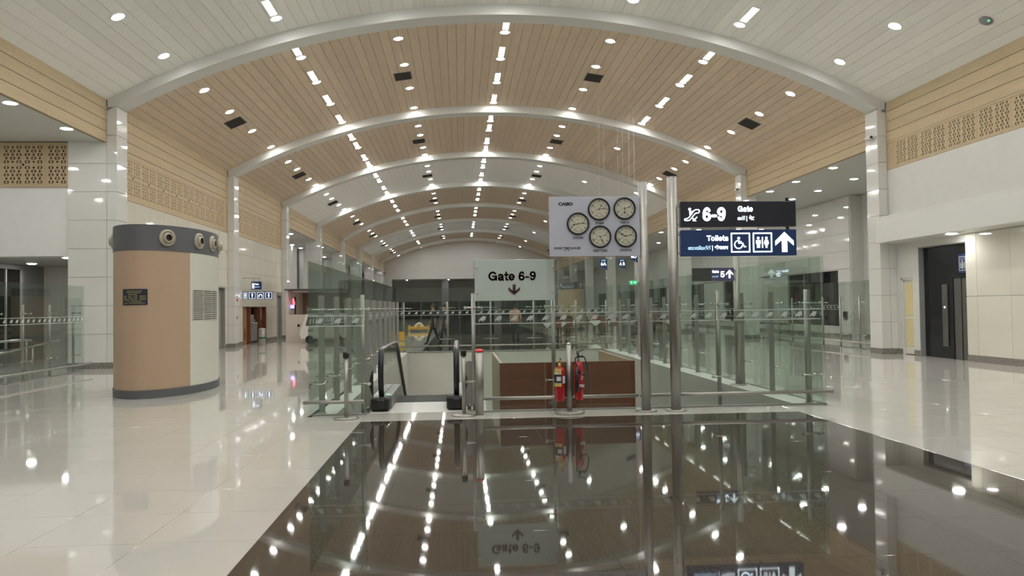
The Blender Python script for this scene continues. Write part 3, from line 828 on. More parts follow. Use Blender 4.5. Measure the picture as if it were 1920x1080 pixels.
# lift
lf = thing('lift_entrance', 'black lift entrance recessed in the right wall under the canopy', 'lift', (RWX-0.36, LY0, 0))
W_ = LY1-LY0
b = MB(); b.box(0.5, 0.55, 0.0, W_-0.035, 0, LZ-0.035); b.box(0.39, 0.5, 0.0, 0.012, 0, LZ-0.04); obj('surround', b, 'lift_black', lf)
b = MB(); b.box(0.355, 0.56, W_-0.03, W_-0.002, 0, LZ-0.002, 0.004); b.box(0.355, 0.56, 0, W_-0.03, LZ-0.03, LZ-0.002, 0.004); obj('reveal', b, 'mid_grey', lf)
b = MB(); b.box(0.45, 0.5, 0.02, 0.30, 0.0, 2.15, 0.004); b.box(0.44, 0.5, 0.33, 0.62, 0.0, 2.15, 0.004); d = obj('door', b, 'lift_steel', lf)
b = MB(); b.box(0.42, 0.5, 0.63, 0.72, 0, 2.25, 0.006); b.box(0.42, 0.5, 0.02, 0.63, 2.16, 2.25, 0.006); obj('jamb', b, 'lift_black', lf)
b = MB(); b.box(0.465, 0.5, 0.95, 1.18, 0.32, 2.0, 0.006); cp = obj('call_panel', b, 'lift_steel', lf)
b = MB(); b.lathe([(0.03, 0), (0.03, 0.008), (0.02, 0.012)], (0, 0, 0), 'x', 14); 
o = obj('call_button', b, 'sign_lit', cp, (0.455, 1.06, 1.38))
sg = thing('lift_sign', 'small navy lift pictogram plate above the lift doors', 'sign', (RWX+0.105, LY0+0.28, 2.52))
b = MB(); b.box(0, 0.03, -0.17, 0.17, -0.25, 0.25, 0.005); obj('plate', b, 'sign_blue', sg)
def rot_yz(mb):   # icon drawn in XZ facing -Y -> wall facing -X, right-hand reading
    mb.v = [(p[1], -p[0], p[2]) for p in mb.v]; return mb
b = MB(); b.stroke([(-.12, -.18), (.12, -.18), (.12, .18), (-.12, .18)], 0.02, -0.004, 0, True); b.disc((0, 0.05), 0.03, -0.004, 0)
b.box(-0.035, 0.035, -0.004, 0, -0.14, 0.01); b.box(-.09, -.06, -0.004, 0, -.12, .03); b.box(.06, .09, -0.004, 0, -.12, .03)
b.prism([(-.06, .1), (-.02, .1), (-.04, .145)], -0.004, 0); b.prism([(.02, .14), (.06, .14), (.04, .095)], -0.004, 0)
obj('pictogram', rot_yz(b), 'frost_print', sg)
# cream glazed door panel left of the lift
d = thing('door_5', 'narrow pale yellow panelled door left of the lift', 'door', (RWX, LY1+0.28, 0), kind='structure')
L = 22.0-LY1-0.28
b = MB(); b.box(0.02, 0.2, 0, 0.05, 0, 2.24, 0.004); b.box(0.02, 0.2, L-0.05, L, 0, 2.24, 0.004); b.box(0.02, 0.2, 0, L, 2.18, 2.24, 0.004); obj('frame', b, 'white_paint', d)
b = MB(); b.box(0.08, 0.12, 0.05, L-0.05, 0.02, 2.18, 0.004); lfp = obj('leaf', b, 'column_white', d)
for z0, z1 in ((0.25, 1.05), (1.13, 2.08)):
    b = MB(); b.box(0.065, 0.08, 0.11, L-0.11, z0, z1, 0.006); obj('pane', b, 'door_yellow', lfp)

# right aisle beyond the first pillar
AX = 17.35
t = thing('wall_right', 'tall white tiled wall of the right aisle with night windows', 'wall', (AX, 0, 0), kind='structure')
core = MB(); core.box(0.03, 0.4, 33.3, Y_END, 3.02, FASC+0.05); core.box(0.03, 0.4, 33.3, Y_END, 0, 0.46)
WINS = [(34.4, 40.0), (44.0, 50.0), (54.0, 60.0), (64.0, 72.0), (76, 84), (88, 96)]
pv = 33.3
for a, c in WINS: core.box(0.03, 0.4, pv, a, 0.4, 3.1); pv = c
core.box(0.03, 0.4, pv, Y_END, 0.4, 3.1)
core.box(0.6, 0.8, 22.3, 33.22, 0, FASC+0.05); core.box(0.035, 0.8, 33.22, 33.3, 0, FASC)
obj('core', core, 'white_wall', t)
for k in range(9):
    for q in range(4):
        a = 33.3+k*2.3; z = 3.06+q*0.805
        o = obj('tile', slab(2.3, 0.03, 0.805, 'wall_tile'), None, t, (0, a+2.3, z)); o.rotation_euler = (0, 0, -PI/2)
for q in range(4):
    o = obj('tile', slab(1.1, 0.03, 0.72, 'wall_tile'), None, t, (0, 34.4, 0.16+q*0.725)); o.rotation_euler = (0, 0, -PI/2)
b = MB(); b.box(-0.02, 0.03, 33.3, Y_END, 0, 0.12, 0.004); b.box(0.56, 0.62, 22.4, 33.3, 0, 0.12, 0.004); obj('skirting', b, 'baseboard', t)
for k, (a, c) in enumerate(WINS):
    wd_ = thing('window_%d' % (3+k), 'dark night window of the right aisle, %s from the camera' % ['first', 'second', 'third', 'fourth', 'fifth', 'sixth'][k], 'window', (AX, a, 0.46), kind='structure')
    b = MB(); b.box(0.15, 0.18, 0, c-a, 0, 2.58); obj('pane', b, 'dark_glass', wd_)
    n = 3
    for q in range(n+1):
        y = (c-a-0.07)*q/n; b = MB(); b.box(0.08, 0.2, y, y+0.07, 0, 2.58, 0.006); obj('mullion', b, 'mid_grey', wd_)
b = MB(); b.box(-0.06, 0, -0.16, 0.16, 0, 0.36, 0.01); b.box(-0.065, -0.06, -0.1, 0.1, 0.05, 0.31, 0.004)
tag(obj('wall_box', b, 'black', None, (AX, 33.75, 0.78)), 'small black box fixed low on the tiled end of the right aisle wall', 'box')
b = MB(); b.box(XR+0.05, 17.6, 21.9, 22.25, 3.9, 7.2); struct('wall_right', b, 'white_wall', 'white return wall above the canopy end', 'wall')

# ------------------------------------------------------------------ ceiling lamps, vents, small fittings
ORD = ['first', 'second', 'third', 'fourth', 'fifth', 'sixth', 'seventh', 'eighth', 'ninth', 'tenth']
BAYN = ['', 'nearest white bay', 'nearest wood bay', 'second wood bay', 'grey-white third bay', 'third wood bay', 'fourth wood bay', 'far white bay', 'far wood bay', 'last vault bay']
def lamp_meshes():
    ring = MB(); ring.lathe([(0.138, -0.002), (0.175, -0.004), (0.18, -0.012), (0.172, -0.018), (0.142, -0.012), (0.138, -0.002)], n=20, close=False)
    lens = MB(); lens.lathe([(0.0, -0.034), (0.07, -0.030), (0.115, -0.019), (0.14, -0.004)], n=20, smooth=False)
    return ring.mesh('trim_ring', 'lamp_ring'), lens.mesh('lens', 'lamp')
RING, LENS = lamp_meshes()
both = MB(); both.lathe([(0.14, -0.004), (0.175, -0.004), (0.18, -0.014), (0.14, -0.010)], n=14, close=False); both.lathe([(0.0, -0.034), (0.08, -0.029), (0.14, -0.005)], n=14, smooth=False, mi=1)
LAMP1 = both.mesh('downlight', ['lamp_ring', 'lamp'])
def downlight(x, y, label, group, detail, z=None, tilt=None):
    z = arc_z(x) if z is None else z
    a = math.asin((x-XC)/ARC_R) if tilt is None else tilt
    if detail:
        t = thing('downlight', label, 'ceiling light', (x, y, z), 0, group); t.rotation_euler = (0, a, 0)
        obj('trim_ring', RING, None, t); obj('lens', LENS, None, t)
    else:
        t = tag(obj('downlight', LAMP1, None, None, (x, y, z)), label, 'ceiling light', group); t.rotation_euler = (0, a, 0)
    return t
def slot_meshes(L):
    fr = MB(); fr.box(-0.11, -0.085, 0, L, -0.015, 0.004, 0.003); fr.box(0.085, 0.11, 0, L, -0.015, 0.004, 0.003); fr.box(-0.085, 0.085, 0, 0.03, -0.015, 0.004, 0.003); fr.box(-0.085, 0.085, L-0.03, L, -0.015, 0.004, 0.003)
    di = MB(); di.box(-0.085, 0.085, 0.03, L-0.03, -0.020, 0.002, 0.006)
    return fr.mesh('frame', 'lamp_ring'), di.mesh('diffuser', 'lamp'), di.mesh('diffuser', 'lamp_off')
SLOT = {}
def slotlight(x, y, L, label, group, lit=True):
    k = round(L, 2)
    if k not in SLOT: SLOT[k] = slot_meshes(L)
    t = thing('slot_light', label, 'ceiling light', (x, y, arc_z(x)), 0, group); t.rotation_euler = (0, math.asin((x-XC)/ARC_R), 0)
    obj('frame', SLOT[k][0], None, t); obj('diffuser', SLOT[k][1 if lit else 2], None, t)
ROWS = [(-7.85, 'outer left row', 'd'), (-4.88, 'left slot row', 's'), (-1.84, 'inner left row', 'd'), (1.55, 'centre row', 's'), (4.96, 'inner right row', 'd'), (8.0, 'right slot row', 's'), (10.9, 'outer right row', 'd')]
OFF = {1: [12.9, 15.6, 18.4, 21.2], 2: [24.5, 27.15, 30.05, 33.0], 3: [36.3, 38.25, 41.2, 43.15], 4: [46.6, 48.5, 51.4, 53.65], 5: [57.8, 60.3, 63.1], 6: [68.4, 71.0, 73.8], 7: [79.2, 81.8, 84.6], 8: [89.8, 92.3, 95.1], 9: [99.0, 101.0]}
for i in range(1, 10):
    for x, rn, ty in ROWS:
        g_ = 'lamps of the vault, %s' % rn
        for k, y in enumerate(OFF[i]):
            base = '%s of %s, %s from the camera' % (rn, BAYN[i], ORD[k])
            if ty == 'd':
                if rn == 'outer right row' and i >= 4 and k > 0: continue
                downlight(x, y, 'round downlight, %s' % base, g_, i <= 3)
            else:
                if rn == 'right slot row' and i >= 3:
                    if k == 1: downlight(x, y, 'round downlight, %s' % base, g_, i <= 3)
                    if i == 3 and k in (0, 2): slotlight(x, y-0.6, 1.0, 'unlit beige slot, %s' % base, g_, False)
                    continue
                L = 1.0 if i <= 3 else 0.8
                downlight(x, y, 'slot-end downlight, %s' % base, g_, i <= 3)
                slotlight(x, y-0.25-L, L, 'bright slot light, %s' % base, g_)
# aisle, lobby and canopy lamps
for k, y in enumerate((15.6, 18.11, 20.63)): downlight(-10.09, y, 'round downlight in the left aisle soffit by the nearest fascia, %s from the camera' % ORD[k], 'left aisle lamps', True, FASC+0.03, 0)
b = MB()  # extra lamp rows out of view, added to brighten the far left wall
for y in (8.0, 10.6, 13.2, 15.6, 18.0, 20.4):
    for x in (-12.7, -15.2): b.add([(x+0.14*math.cos(2*PI*q/10), y+0.14*math.sin(2*PI*q/10), FASC+0.02) for q in range(10)], [list(range(10))[::-1]])
tag(obj('ceiling_lamps', b, 'lamp'), 'unseen lamp rows added under the left aisle soffit to brighten the wall', 'ceiling light', kind='stuff')
for k, (x, y) in enumerate(((-13.49, 25.4), (-11.17, 22.9))): downlight(x, y, ['round downlight in the lobby soffit over the night window at far left', 'round downlight in the lobby soffit beside the tiled pier'][k], 'lobby lamps', True, 3.14, 0)
k = 0
for y in (23.6, 26.48, 29.5, 32.06, 35.0, 38.5, 42, 46, 50, 56, 62, 70):
    downlight(13.27, y, 'round downlight in the right aisle soffit, row beside the fascia, %s from the camera' % (ORD+['eleventh', 'twelfth'])[k], 'right aisle lamps', True, FASC+0.03, 0)
    downlight(15.3, y+2.4, 'round downlight in the right aisle soffit, row nearer the tiled wall, %s from the camera' % (ORD+['eleventh', 'twelfth'])[k], 'right aisle lamps', True, FASC+0.03, 0); k += 1
k = 0
for y in (46.3, 49.2, 57.0, 60.0, 67.5, 70.5, 78.5, 82.0, 90.0, 93.0):
    downlight(-10.5, y, 'round downlight in the far left aisle soffit beside the fascia, %s from the camera' % ORD[k], 'far left aisle lamps', False, FASC+0.03, 0)
    downlight(-12.2, y+0.6, 'round downlight in the far left aisle soffit by the white panels, %s from the camera' % ORD[k], 'far left aisle lamps', False, FASC+0.03, 0); k += 1
for k, y in enumerate((12.5, 15.8, 18.9)): downlight(12.55, y, 'round downlight under the white canopy on the right, %s from the camera' % ORD[k], 'canopy lamps', True, 3.27, 0)
for k, x in enumerate((-7.2, -1.5, 4.2)): downlight(x, 107.0, 'round downlight in the soffit beyond the end wall, %s from left' % ORD[k], 'end recess lamps', False, 5.45, 0)
# lamps of the hall behind the camera: out of view, they light the foreground
b = MB()
for y in (-10, -7.4, -4.8, -2.2, 1.8, 4.4, 7.0, 9.6):
    for x, rn, ty in ROWS:
        z = arc_z(x)-0.004
        if ty == 'd': b.add([(x+0.16*math.cos(2*PI*q/10), y+0.16*math.sin(2*PI*q/10), z) for q in range(10)], [list(range(10))[::-1]])
        else: b.add([(x-0.11, y-0.6, z), (x+0.11, y-0.6, z), (x+0.11, y+0.6, z), (x-0.11, y+0.6, z)], [(0, 3, 2, 1)])
tag(obj('ceiling_lamps', b, 'lamp'), 'lamps of the vault behind the camera', 'ceiling light', kind='stuff')
# vents
vb = MB(); vb.box(-0.32, 0.32, -0.46, 0.46, -0.012, 0.01, 0.004)
vs_ = MB()
for k in range(16): vs_.box(-0.28, 0.28, -0.42+k*0.053, -0.395+k*0.053, -0.022, -0.011)
VB, VS = vb.mesh('frame', 'vent'), vs_.mesh('slat', 'vent_dark')
for i, y in ((2, 28.45), (3, 39.6), (4, 50.0), (5, 61.6), (6, 72.4), (7, 83.2), (8, 93.7)):
    for x, nm in ((-8.02, 'outer left'), (-1.98, 'inner left'), (5.1, 'inner right'), (11.02, 'outer right')):
        t = thing('ceiling_vent', 'dark square vent grille in the %s lamp row of the %s' % (nm, BAYN[i]), 'vent', (x, y, arc_z(x)), 0, 'vault vents'); t.rotation_euler = (0, math.asin((x-XC)/ARC_R), 0)
        obj('frame', VB, None, t); obj('slats', VS, None, t)
# smoke detector, cctv cameras
x, y = 12.0, 16.62
t = thing('smoke_detector', 'small round white smoke detector with a green light on the white vault at right', 'detector', (x, y, arc_z(x)), 0); t.rotation_euler = (0, math.asin((x-XC)/ARC_R), 0)
b = MB(); b.lathe([(0.14, 0), (0.15, -0.03), (0.12, -0.06), (0.07, -0.085), (0.0, -0.09)], n=20); obj('housing', b, 'mid_grey', t)
b = MB(); b.box(-0.02, 0.02, -0.13, -0.09, -0.075, -0.05, 0.004); obj('indicator', b, 'led_green', t)
for (x, y, z, lab) in ((XR-WD, ARCH_Y[2]+0.3, 6.55, 'small cctv camera on the nearest right pillar'), (XR-WD, ARCH_Y[3]+0.3, 6.7, 'small cctv camera on the second right pillar')):
    t = thing('cctv_camera', lab, 'camera', (x, y, z), 0)
    b = MB(); b.tube([(0.0, 0, 0), (-0.08, 0, 0), (-0.1, 0, -0.02)], 0.018, 8); obj('bracket', b, 'white_paint', t)
    b = MB(); b.box(-0.17, -0.05, -0.16, 0.12, -0.1, 0.0, 0.015); h = obj('housing', b, 'white_paint', t)
    b = MB(); b.lathe([(0.04, 0), (0.04, 0.02), (0.02, 0.025)], (-0.11, -0.16, -0.05), 'y', 12); obj('lens', b, 'black', h)
t = thing('dome_camera', 'small dark dome camera high on the cream lobby wall at far left', 'camera', (-11.9, 27.5, 2.85))
b = MB(); b.lathe([(0.07, 0), (0.07, 0.03), (0.05, 0.07), (0.0, 0.09)], (0, 0, 0), 'y', 14); obj('dome', b, 'black', t)
# ------------------------------------------------------------------ escalator well
PZ = -4.2
ESX = (-1.21, -0.065)
b = MB()
b.box(VX0, VX1, VY1+0.0, VY1+0.25, PZ, -0.002); b.box(-1.85-0.3, -1.85, 11.62, VY1, PZ, -0.002); b.box(VX0-0.1, VX1, 11.3, 11.38, PZ, -0.31)
b.box(VX0, VX1, 11.3, VY1+0.2, PZ-0.2, PZ)
struct('wall_well', b, 'pit_wall', 'pale walls of the open escalator well', 'wall')
b = MB(); b.box(5.12, 5.4, 11.62, VY1, PZ, -0.002); struct('wall_well', b, 'pit_grey', 'grey right wall of the escalator well', 'wall')
b = MB(); b.box(VX0, -1.86, 11.62, VY1, -0.25, 0.0, 0.002); b.box(5.13, VX1, 11.62, VY1, -0.25, 0.0, 0.002)
struct('trim_1', b, 'white_paint', 'white stone edge running along both sides of the well', 'kerb')
b = MB(); b.box(-1.85, -1.36, 11.62, 15.6, -0.25, 0.0, 0.002); b.box(0.10, 0.40, 11.62, 13.2, -0.25, 0.0, 0.002)
struct('trim_2', b, 'grey_stone', 'grey stone strip beside the escalator', 'kerb')
b = MB(); b.box(-1.36, 0.10, 11.62, 12.9, -0.25, 0.0); struct('floor', b, 'landing', 'white landing tiles at the head of the escalator', 'floor')

es = thing('escalator', 'descending escalator with black handrails and steel decking inside the glass enclosure', 'escalator', (-0.64, 11.8, 0))
def hand_path(off=0.0):
    P = []
    # newel: up the front, over the top, along, then down the flight
    for k in range(9):
        a = -PI/2+PI*0.06 + (PI*0.94)*k/8
        P.append((0.30-0.30*math.cos(a*1.0)*0.72-0.0, 0.55+0.37*math.sin(a)))
    P = [(p[0]-0.0, p[1]) for p in P]
    P += [(0.6, 0.925), (1.6, 0.925), (2.6, 0.925), (2.95, 0.89), (3.25, 0.78)]
    s = math.tan(math.radians(30))
    for k in range(1, 5): P.append((3.25+1.9*k, 0.78-1.9*k*s))
    return P
HP = hand_path()
def ribbon(path, x, wd, th, mb):
    """handrail: flat oval section swept in the YZ plane"""
    n = len(path); vs = []; K = 10
    for i, (y, z) in enumerate(path):
        p0 = path[max(0, i-1)]; p1 = path[min(n-1, i+1)]
        ty, tz = p1[0]-p0[0], p1[1]-p0[1]; l = math.hypot(ty, tz); ty /= l; tz /= l; ny, nz = -tz, ty
        for k in range(K):
            q = 2*PI*k/K; a = math.cos(q)*wd/2; c = math.sin(q)*th/2
            vs.append((x+a, y+ny*c, z+nz*c))
    mb.add(vs, [(i*K+k, i*K+(k+1) % K, (i+1)*K+(k+1) % K, (i+1)*K+k) for i in range(n-1) for k in range(K)], 0, True)
    o = len(mb.v)-len(vs); mb.f += [[o+k for k in range(K)], [o+(n-1)*K+k for k in range(K)]]; mb.m += [0, 0]; mb.s += [False, False]
for X in ESX:
    x = X+0.64; inn = 1 if X < -0.6 else -1
    b = MB(); ribbon(HP, x, 0.085, 0.05, b); obj('handrail', b, 'rubber', es)
    # glass balustrade under it
    g = MB(); top = [(y, z-0.03) for y, z in HP[2:]]
    poly = [(0.22, 0.2)]+[(HP[k][0]+0.03, HP[k][1]) for k in (3, 4, 5, 6)]+[(y, z-0.035) for y, z in HP[8:]]+[(HP[-1][0], HP[-1][1]-0.75), (3.3, 0.02), (2.3, 0.2)]
    g.prism(poly, x-0.006, x+0.006, 0, 'yz'); obj('glass_balustrade', g, 'glass', es)
    b = MB(); b.box(x-0.15, x+0.13, 0.0, 0.34, 0.0, 0.21, 0.03); b.box(x-0.06, x+0.06, -0.05, 0.1, 0.05, 0.19, 0.02); obj('newel_box', b, 'black', es)
    sec = [(0.34, 0.0), (0.34, 0.2), (2.2, 0.2), (2.5, 0.14), (3.3, -0.25), (9.0, -3.55), (9.0, -3.9), (3.2, -0.62), (2.2, -0.1)]
    b = MB(); b.prism(sec, x-0.15, x-0.02, 0, 'yz'); b.prism(sec, x+0.02, x+0.14, 0, 'yz'); b.prism([(0.34, 0.0), (0.34, 0.19), (2.2, 0.19), (2.3, 0.0)], x-0.021, x+0.021, 0, 'yz'); obj('decking', b, 'steel_matt', es)
    if inn > 0:
        b = MB(); b.box(x+0.05, x+0.09, 0.48, 0.54, 0.2, 0.206); obj('signal_lamp', b, 'led_green', es)
b = MB(); b.box(-0.44, 0.44, 1.1, 1.85, -0.05, 0.002, 0.004)
for k in range(22): b.box(-0.43+k*0.04, -0.415+k*0.04, 1.2, 1.85, 0.0, 0.006)
obj('comb_plate', b, 'step', es)
stp = MB(); stp.box(-0.43, 0.43, 0, 0.42, -0.18, 0.0, 0.006)
for k in range(20): stp.box(-0.42+k*0.043, -0.40+k*0.043, 0.0, 0.41, 0, 0.01)
sm = stp.mesh('step', 'step')
for k in range(18):
    y = 1.85+k*0.4; z = -0.02 if k == 0 else -0.02-0.231*k
    if z > PZ+0.3: obj('step', sm, None, es, (0, y, z))
# oval steel plates modelling the newels mirrored in the side glass
def newel_reflection(x, lab):
    t = thing('newel_reflection', lab, 'reflection', (x, 12.0, 0), 0, 'newel reflections beside the escalator')
    b = MB(); pts = []
    for k in range(9): a = PI*k/8; pts.append((0.085*math.cos(a), 0.645+0.085*math.sin(a)))
    for k in range(9): a = PI+PI*k/8; pts.append((0.085*math.cos(a), 0.10+0.085*math.sin(a)))
    b.prism(pts, -0.02, 0.02); obj('plate', b, 'steel', t)
    b = MB(); s = 1 if x < 0 else -1
    cr = [(s*(0.082-0.055*math.sin(PI*k/10)), 0.2+0.42*k/10) for k in range(11)]
    b.prism(cr+[(s*0.086, 0.62), (s*0.086, 0.2)] if s > 0 else (cr+[(s*0.086, 0.62), (s*0.086, 0.2)])[::-1], -0.026, -0.018); obj('handrail_reflection', b, 'rubber', t)  # dark crescent mimics the mirrored handrail edge
    b = MB(); b.tube([(0, 0.0, 0.0), (0, 0.0, 0.06)], 0.03, 10); obj('foot', b, 'steel', t)
newel_reflection(-1.42, 'mirrored newel as an oval steel guard plate left of the escalator by the left glass')
newel_reflection(0.13, 'mirrored newel as an oval steel guard plate right of the escalator by the bollards')
# brown clad parapet inside the well
bp = thing('brown_parapet', 'reddish brown panelled parapet standing inside the well behind the extinguishers', 'parapet', (0.62, 12.3, 0))
for k in range(3):
    b = MB(); wx = 2.18/3; b.box(k*wx+0.003, (k+1)*wx-0.003, 0, 0.05, PZ+0.01, 0.66, 0.004); obj('panel', b, 'brown_panel', bp)
b = MB(); b.box(0.0, 0.05, 0.05, 3.0, PZ+0.01, 0.66, 0.004); obj('side_panel', b, 'tan_panel', bp)
b = MB(); b.box(2.13, 2.18, 0.05, 3.0, PZ+0.01, 0.66, 0.004); obj('side_panel', b, 'tan_panel', bp)

# ------------------------------------------------------------------ glass barriers
GH, PH = 2.26, 1.76
BIRD = [(-.5, -.42), (-.42, -.12), (-.22, .12), (-.05, .30), (.20, .46), (.16, .30), (.50, .44), (.38, .20), (.50, .12), (.34, -.02), (.36, -.26), (.16, -.12), (.14, -.46), (-.05, -.24), (-.3, -.26)]
def band(L, two_sided=False):
    b = MB()
    b.box(0, L, -0.009, -0.006, 1.30, 1.313); b.box(0, L, -0.009, -0.006, 1.448, 1.461)
    n = max(1, int(L/0.225)); st = L/n
    for k in range(n):
        cx = st*(k+0.5); b.prism([(cx+p[0]*0.115, 1.38+p[1]*0.105) for p in BIRD], -0.009, -0.006)
    return b
def post(h, flat=False, rodz=(1.55, 0.45), rod=0.2, gap=0.12):
    b = MB()
    if flat: b.box(-0.011, 0.011, gap-0.045, gap+0.045, 0, h, 0.004)
    else: b.tube([(0, gap, 0), (0, gap, h)], 0.030, 14)
    b.lathe([(0.065, 0.0), (0.065, 0.012), (0.04, 0.018)], (0, gap, 0), n=14)
    f_ = MB()
    for z in rodz:
        f_.tube([(-rod, gap-0.05, z), (rod, gap-0.05, z)], 0.012, 8)
        f_.tube([(0, gap, z), (0, gap-0.05, z)], 0.012, 8)
        for s in (-1, 1):
            f_.tube([(s*rod, gap-0.05, z), (s*rod, 0.008, z)], 0.01, 8); f_.lathe([(0.025, 0), (0.025, 0.02)], (s*rod, 0.026, z), 'y', 10)
    return b, f_
def barrier(label, loc, rotz, widths, posts, flat=False, rail=None, group='glass barriers', gap=0.12, shoe=True, rod=0.2, bandon=True, heights=None):
    """runs along local +X; posts on local +Y side"""
    t = thing('glass_barrier', label, 'barrier', loc, rotz, group)
    x = 0
    for k, wv in enumerate(widths):
        b = MB(); b.box(0.004, wv-0.004, -0.006, 0.006, 0.012, (heights[k] if heights else GH), 0.0015); p = obj('glass_panel', b, 'glass', t, (x, 0, 0))
        if bandon: obj('printed_band', band(wv-0.03), 'frost_print', p, (0.015, 0, 0))
        x += wv
    pb, pf = post(PH, flat, rod=rod, gap=gap); me1, me2 = pb.mesh('post', 'steel'), pf.mesh('fitting', 'steel_bright')
    for px in posts:
        o = obj('post', me1, None, t, (px, 0, 0)); obj('fitting', me2, None, o, kind='stuff')
    if shoe:
        b = MB(); b.box(0, x, -0.014, 0.014, 0.0, 0.025, 0.003); obj('base_channel', b, 'steel_matt', t)
    if rail:
        x0, x1, ry, sup = rail
        b = MB(); b.tube([(x0, ry, 0.215), (x1, ry, 0.215)], 0.026, 12); rl = obj('kick_rail', b, 'steel', t)
        b = MB()
        for s in sup: b.tube([(s, ry, 0.215), (s, -0.012 if ry < 0 else gap, 0.215)], 0.012, 8)
        obj('rail_brackets', b, 'steel', rl)
    return t
NL = 5.0
barrier('left glass run of the escalator enclosure, receding from its front left corner', (VX0+0.02, 11.42, 0), PI/2, [2.84]*5+[1.7], [0.35+1.42*k for k in range(11)], True, None, gap=-0.13)
barrier('right glass run of the escalator enclosure, receding from its front right corner', (VX1-0.02, 11.44, 0), PI/2, [1.415]*11, [0.3+1.415*k for k in range(11)], True, None, gap=0.13)
barrier('back glass run across the far end of the escalator well', (VX0+0.05, VY1-0.02, 0), 0, [1.53]*5, [0.2, 1.73, 3.26, 4.79, 6.32, 7.4], False, (0.05, 7.6, -0.1, [0.3, 3.0, 6.0]), gap=0.1, rod=0.28)
barrier('short front glass panel left of the escalator mouth', (VX0+0.02, 11.5, 0), 0, [0.82], [0.76], False, (-0.06, 0.80, -0.16, [0.1, 0.6]), gap=0.09, rod=0.1)
# front run with the frosted gate panel
ft = barrier('front glass run right of the escalator carrying the frosted gate notice', (0.2, 11.5, 0), 0, [1.21, 1.21], [0.0, 1.2], False, (0.02, 2.42, -0.16, [0.4, 1.2, 2.2]), gap=0.09, rod=0.12)
barrier('front glass run at the right end beyond the two tall posts', (2.70, 11.5, 0), 0, [1.42, 1.40], [1.24, 2.62], False, (-0.05, 2.9, -0.16, [0.3, 1.24, 2.4]), gap=0.09, rod=0.12)
# frosted gate notice
gn = thing('gate_notice', 'frosted pale green glass notice reading gate 6-9 with a down arrow', 'sign', (0.225, 11.46, 1.645))
b = MB(); b.box(0, 1.19, -0.006, 0.014, 0, 0.61, 0.003); obj('plate', b, 'glass_frost', gn)
grotesque('Gate 6-9', 0.715, 0.130, 0.027, 'maroon_ink', gn, (0.205, -0.0085, 0.30))
b = MB(); cx = 0.585; b.box(cx-0.022, cx+0.022, -0.011, -0.007, 0.12, 0.24)
b.prism([(cx, 0.08), (cx+0.085, 0.155), (cx+0.085, 0.20), (cx, 0.128), (cx-0.085, 0.20), (cx-0.085, 0.155)], -0.011, -0.007); obj('arrow', b, 'maroon_ink', gn)
b = MB()
for zz in (0.12, 0.5):
    for xx in (0.03, 1.16): b.lathe([(0.018, 0), (0.018, 0.012), (0.01, 0.016)], (xx, -0.006, zz), 'y', 10)
obj('standoffs', b, 'steel_bright', gn)

# fences in the side aisles
barrier('glass fence with steel posts along the ramp at far left', (-9.98, 12.0, 0), PI/2, [1.165]*8, [0.76+1.17*k for k in range(8)], False, (0, 9.3, -0.2, [0.3, 2.6, 5, 7.2, 9.0]), gap=0.1)
barrier('glass fence with steel posts between the first two right pillars', (13.3, ARCH_Y[2]+DP+0.05, 0), PI/2, [1.30]*8, [0.55+1.30*k for k in range(8)], False, (0, 10.4, 0.2, [0.3, 3, 6, 9]), gap=0.1)
hr = thing('ramp_handrail', 'double steel ramp handrail behind the far left glass fence', 'handrail', (-10.5, 12.0, 0))
b = MB(); b.tube([(0, 0, 0.92), (0, 7.4, 0.92), (0, 7.75, 0.90)], 0.028, 10); b.tube([(0.22, 0, 0.02), (0.22, 5.5, 0.62), (0.22, 8.6, 0.86)], 0.028, 10); obj('rails', b, 'steel_bright', hr)
for k in range(6):
    b = MB(); y = 0.8+1.35*k; b.tube([(0, y, 0), (0, y, 0.9)], 0.022, 8); obj('post', b, 'steel', hr)
for k in range(3):
    b = MB(); y = 4.2+1.6*k; z = (0.02+0.6*y/5.5) if y < 5.5 else 0.62+0.24*(y-5.5)/3.1; b.tube([(0.22, y, 0), (0.22, y, z)], 0.022, 8); obj('post', b, 'steel', hr)

# ------------------------------------------------------------------ tall sign posts, clock board, light boxes
def tall_post(x, y, h, label, rad=0.068):
    t = thing('sign_post', label, 'post', (x, y, 0))
    b = MB(); b.tube([(0, 0, 0.02), (0, 0, h)], rad, 20); obj('shaft', b, 'steel', t)
    b = MB(); b.lathe([(0.155, 0.0), (0.155, 0.014), (0.145, 0.022), (rad+0.01, 0.026)], n=24); obj('base_disc', b, 'steel', t)
    b = MB(); b.lathe([(rad+0.001, h-0.002), (rad+0.001, h+0.004), (0.0, h+0.006)], n=20); obj('cap', b, 'steel_matt', t)
    return t
tall_post(2.70, 11.17, 3.36, 'tall round steel post carrying the clock board')
tall_post(3.14, 11.17, 3.43, 'tall round steel post carrying the two dark wayfinding signs', 0.074)
cb = thing('clock_board', 'white board with five world clocks fixed to the tall steel post', 'board', (1.31, 11.12, 2.27))
b = MB(); b.box(0, 1.33, 0, 0.035, 0, 0.87, 0.004); obj('panel', b, 'board_white', cb)
b = MB(); b.box(1.30, 1.37, 0.02, 0.06, 0.66, 0.70, 0.003); obj('bracket', b, 'steel_matt', cb)
b = MB(); b.box(1.30, 1.37, 0.02, 0.06, 0.17, 0.21, 0.003); obj('bracket', b, 'steel_matt', cb)
KS = 1.33/1380.0
def kb(zx, zy): return ((zx-66)*KS, 0.87-(zy-85)*0.87/915.0)
p = kb(208, 218); text('CASIO', 0.060, 'ink', cb, (p[0], -0.001, p[1]), bold=0.004, align='LEFT', width=0.213)
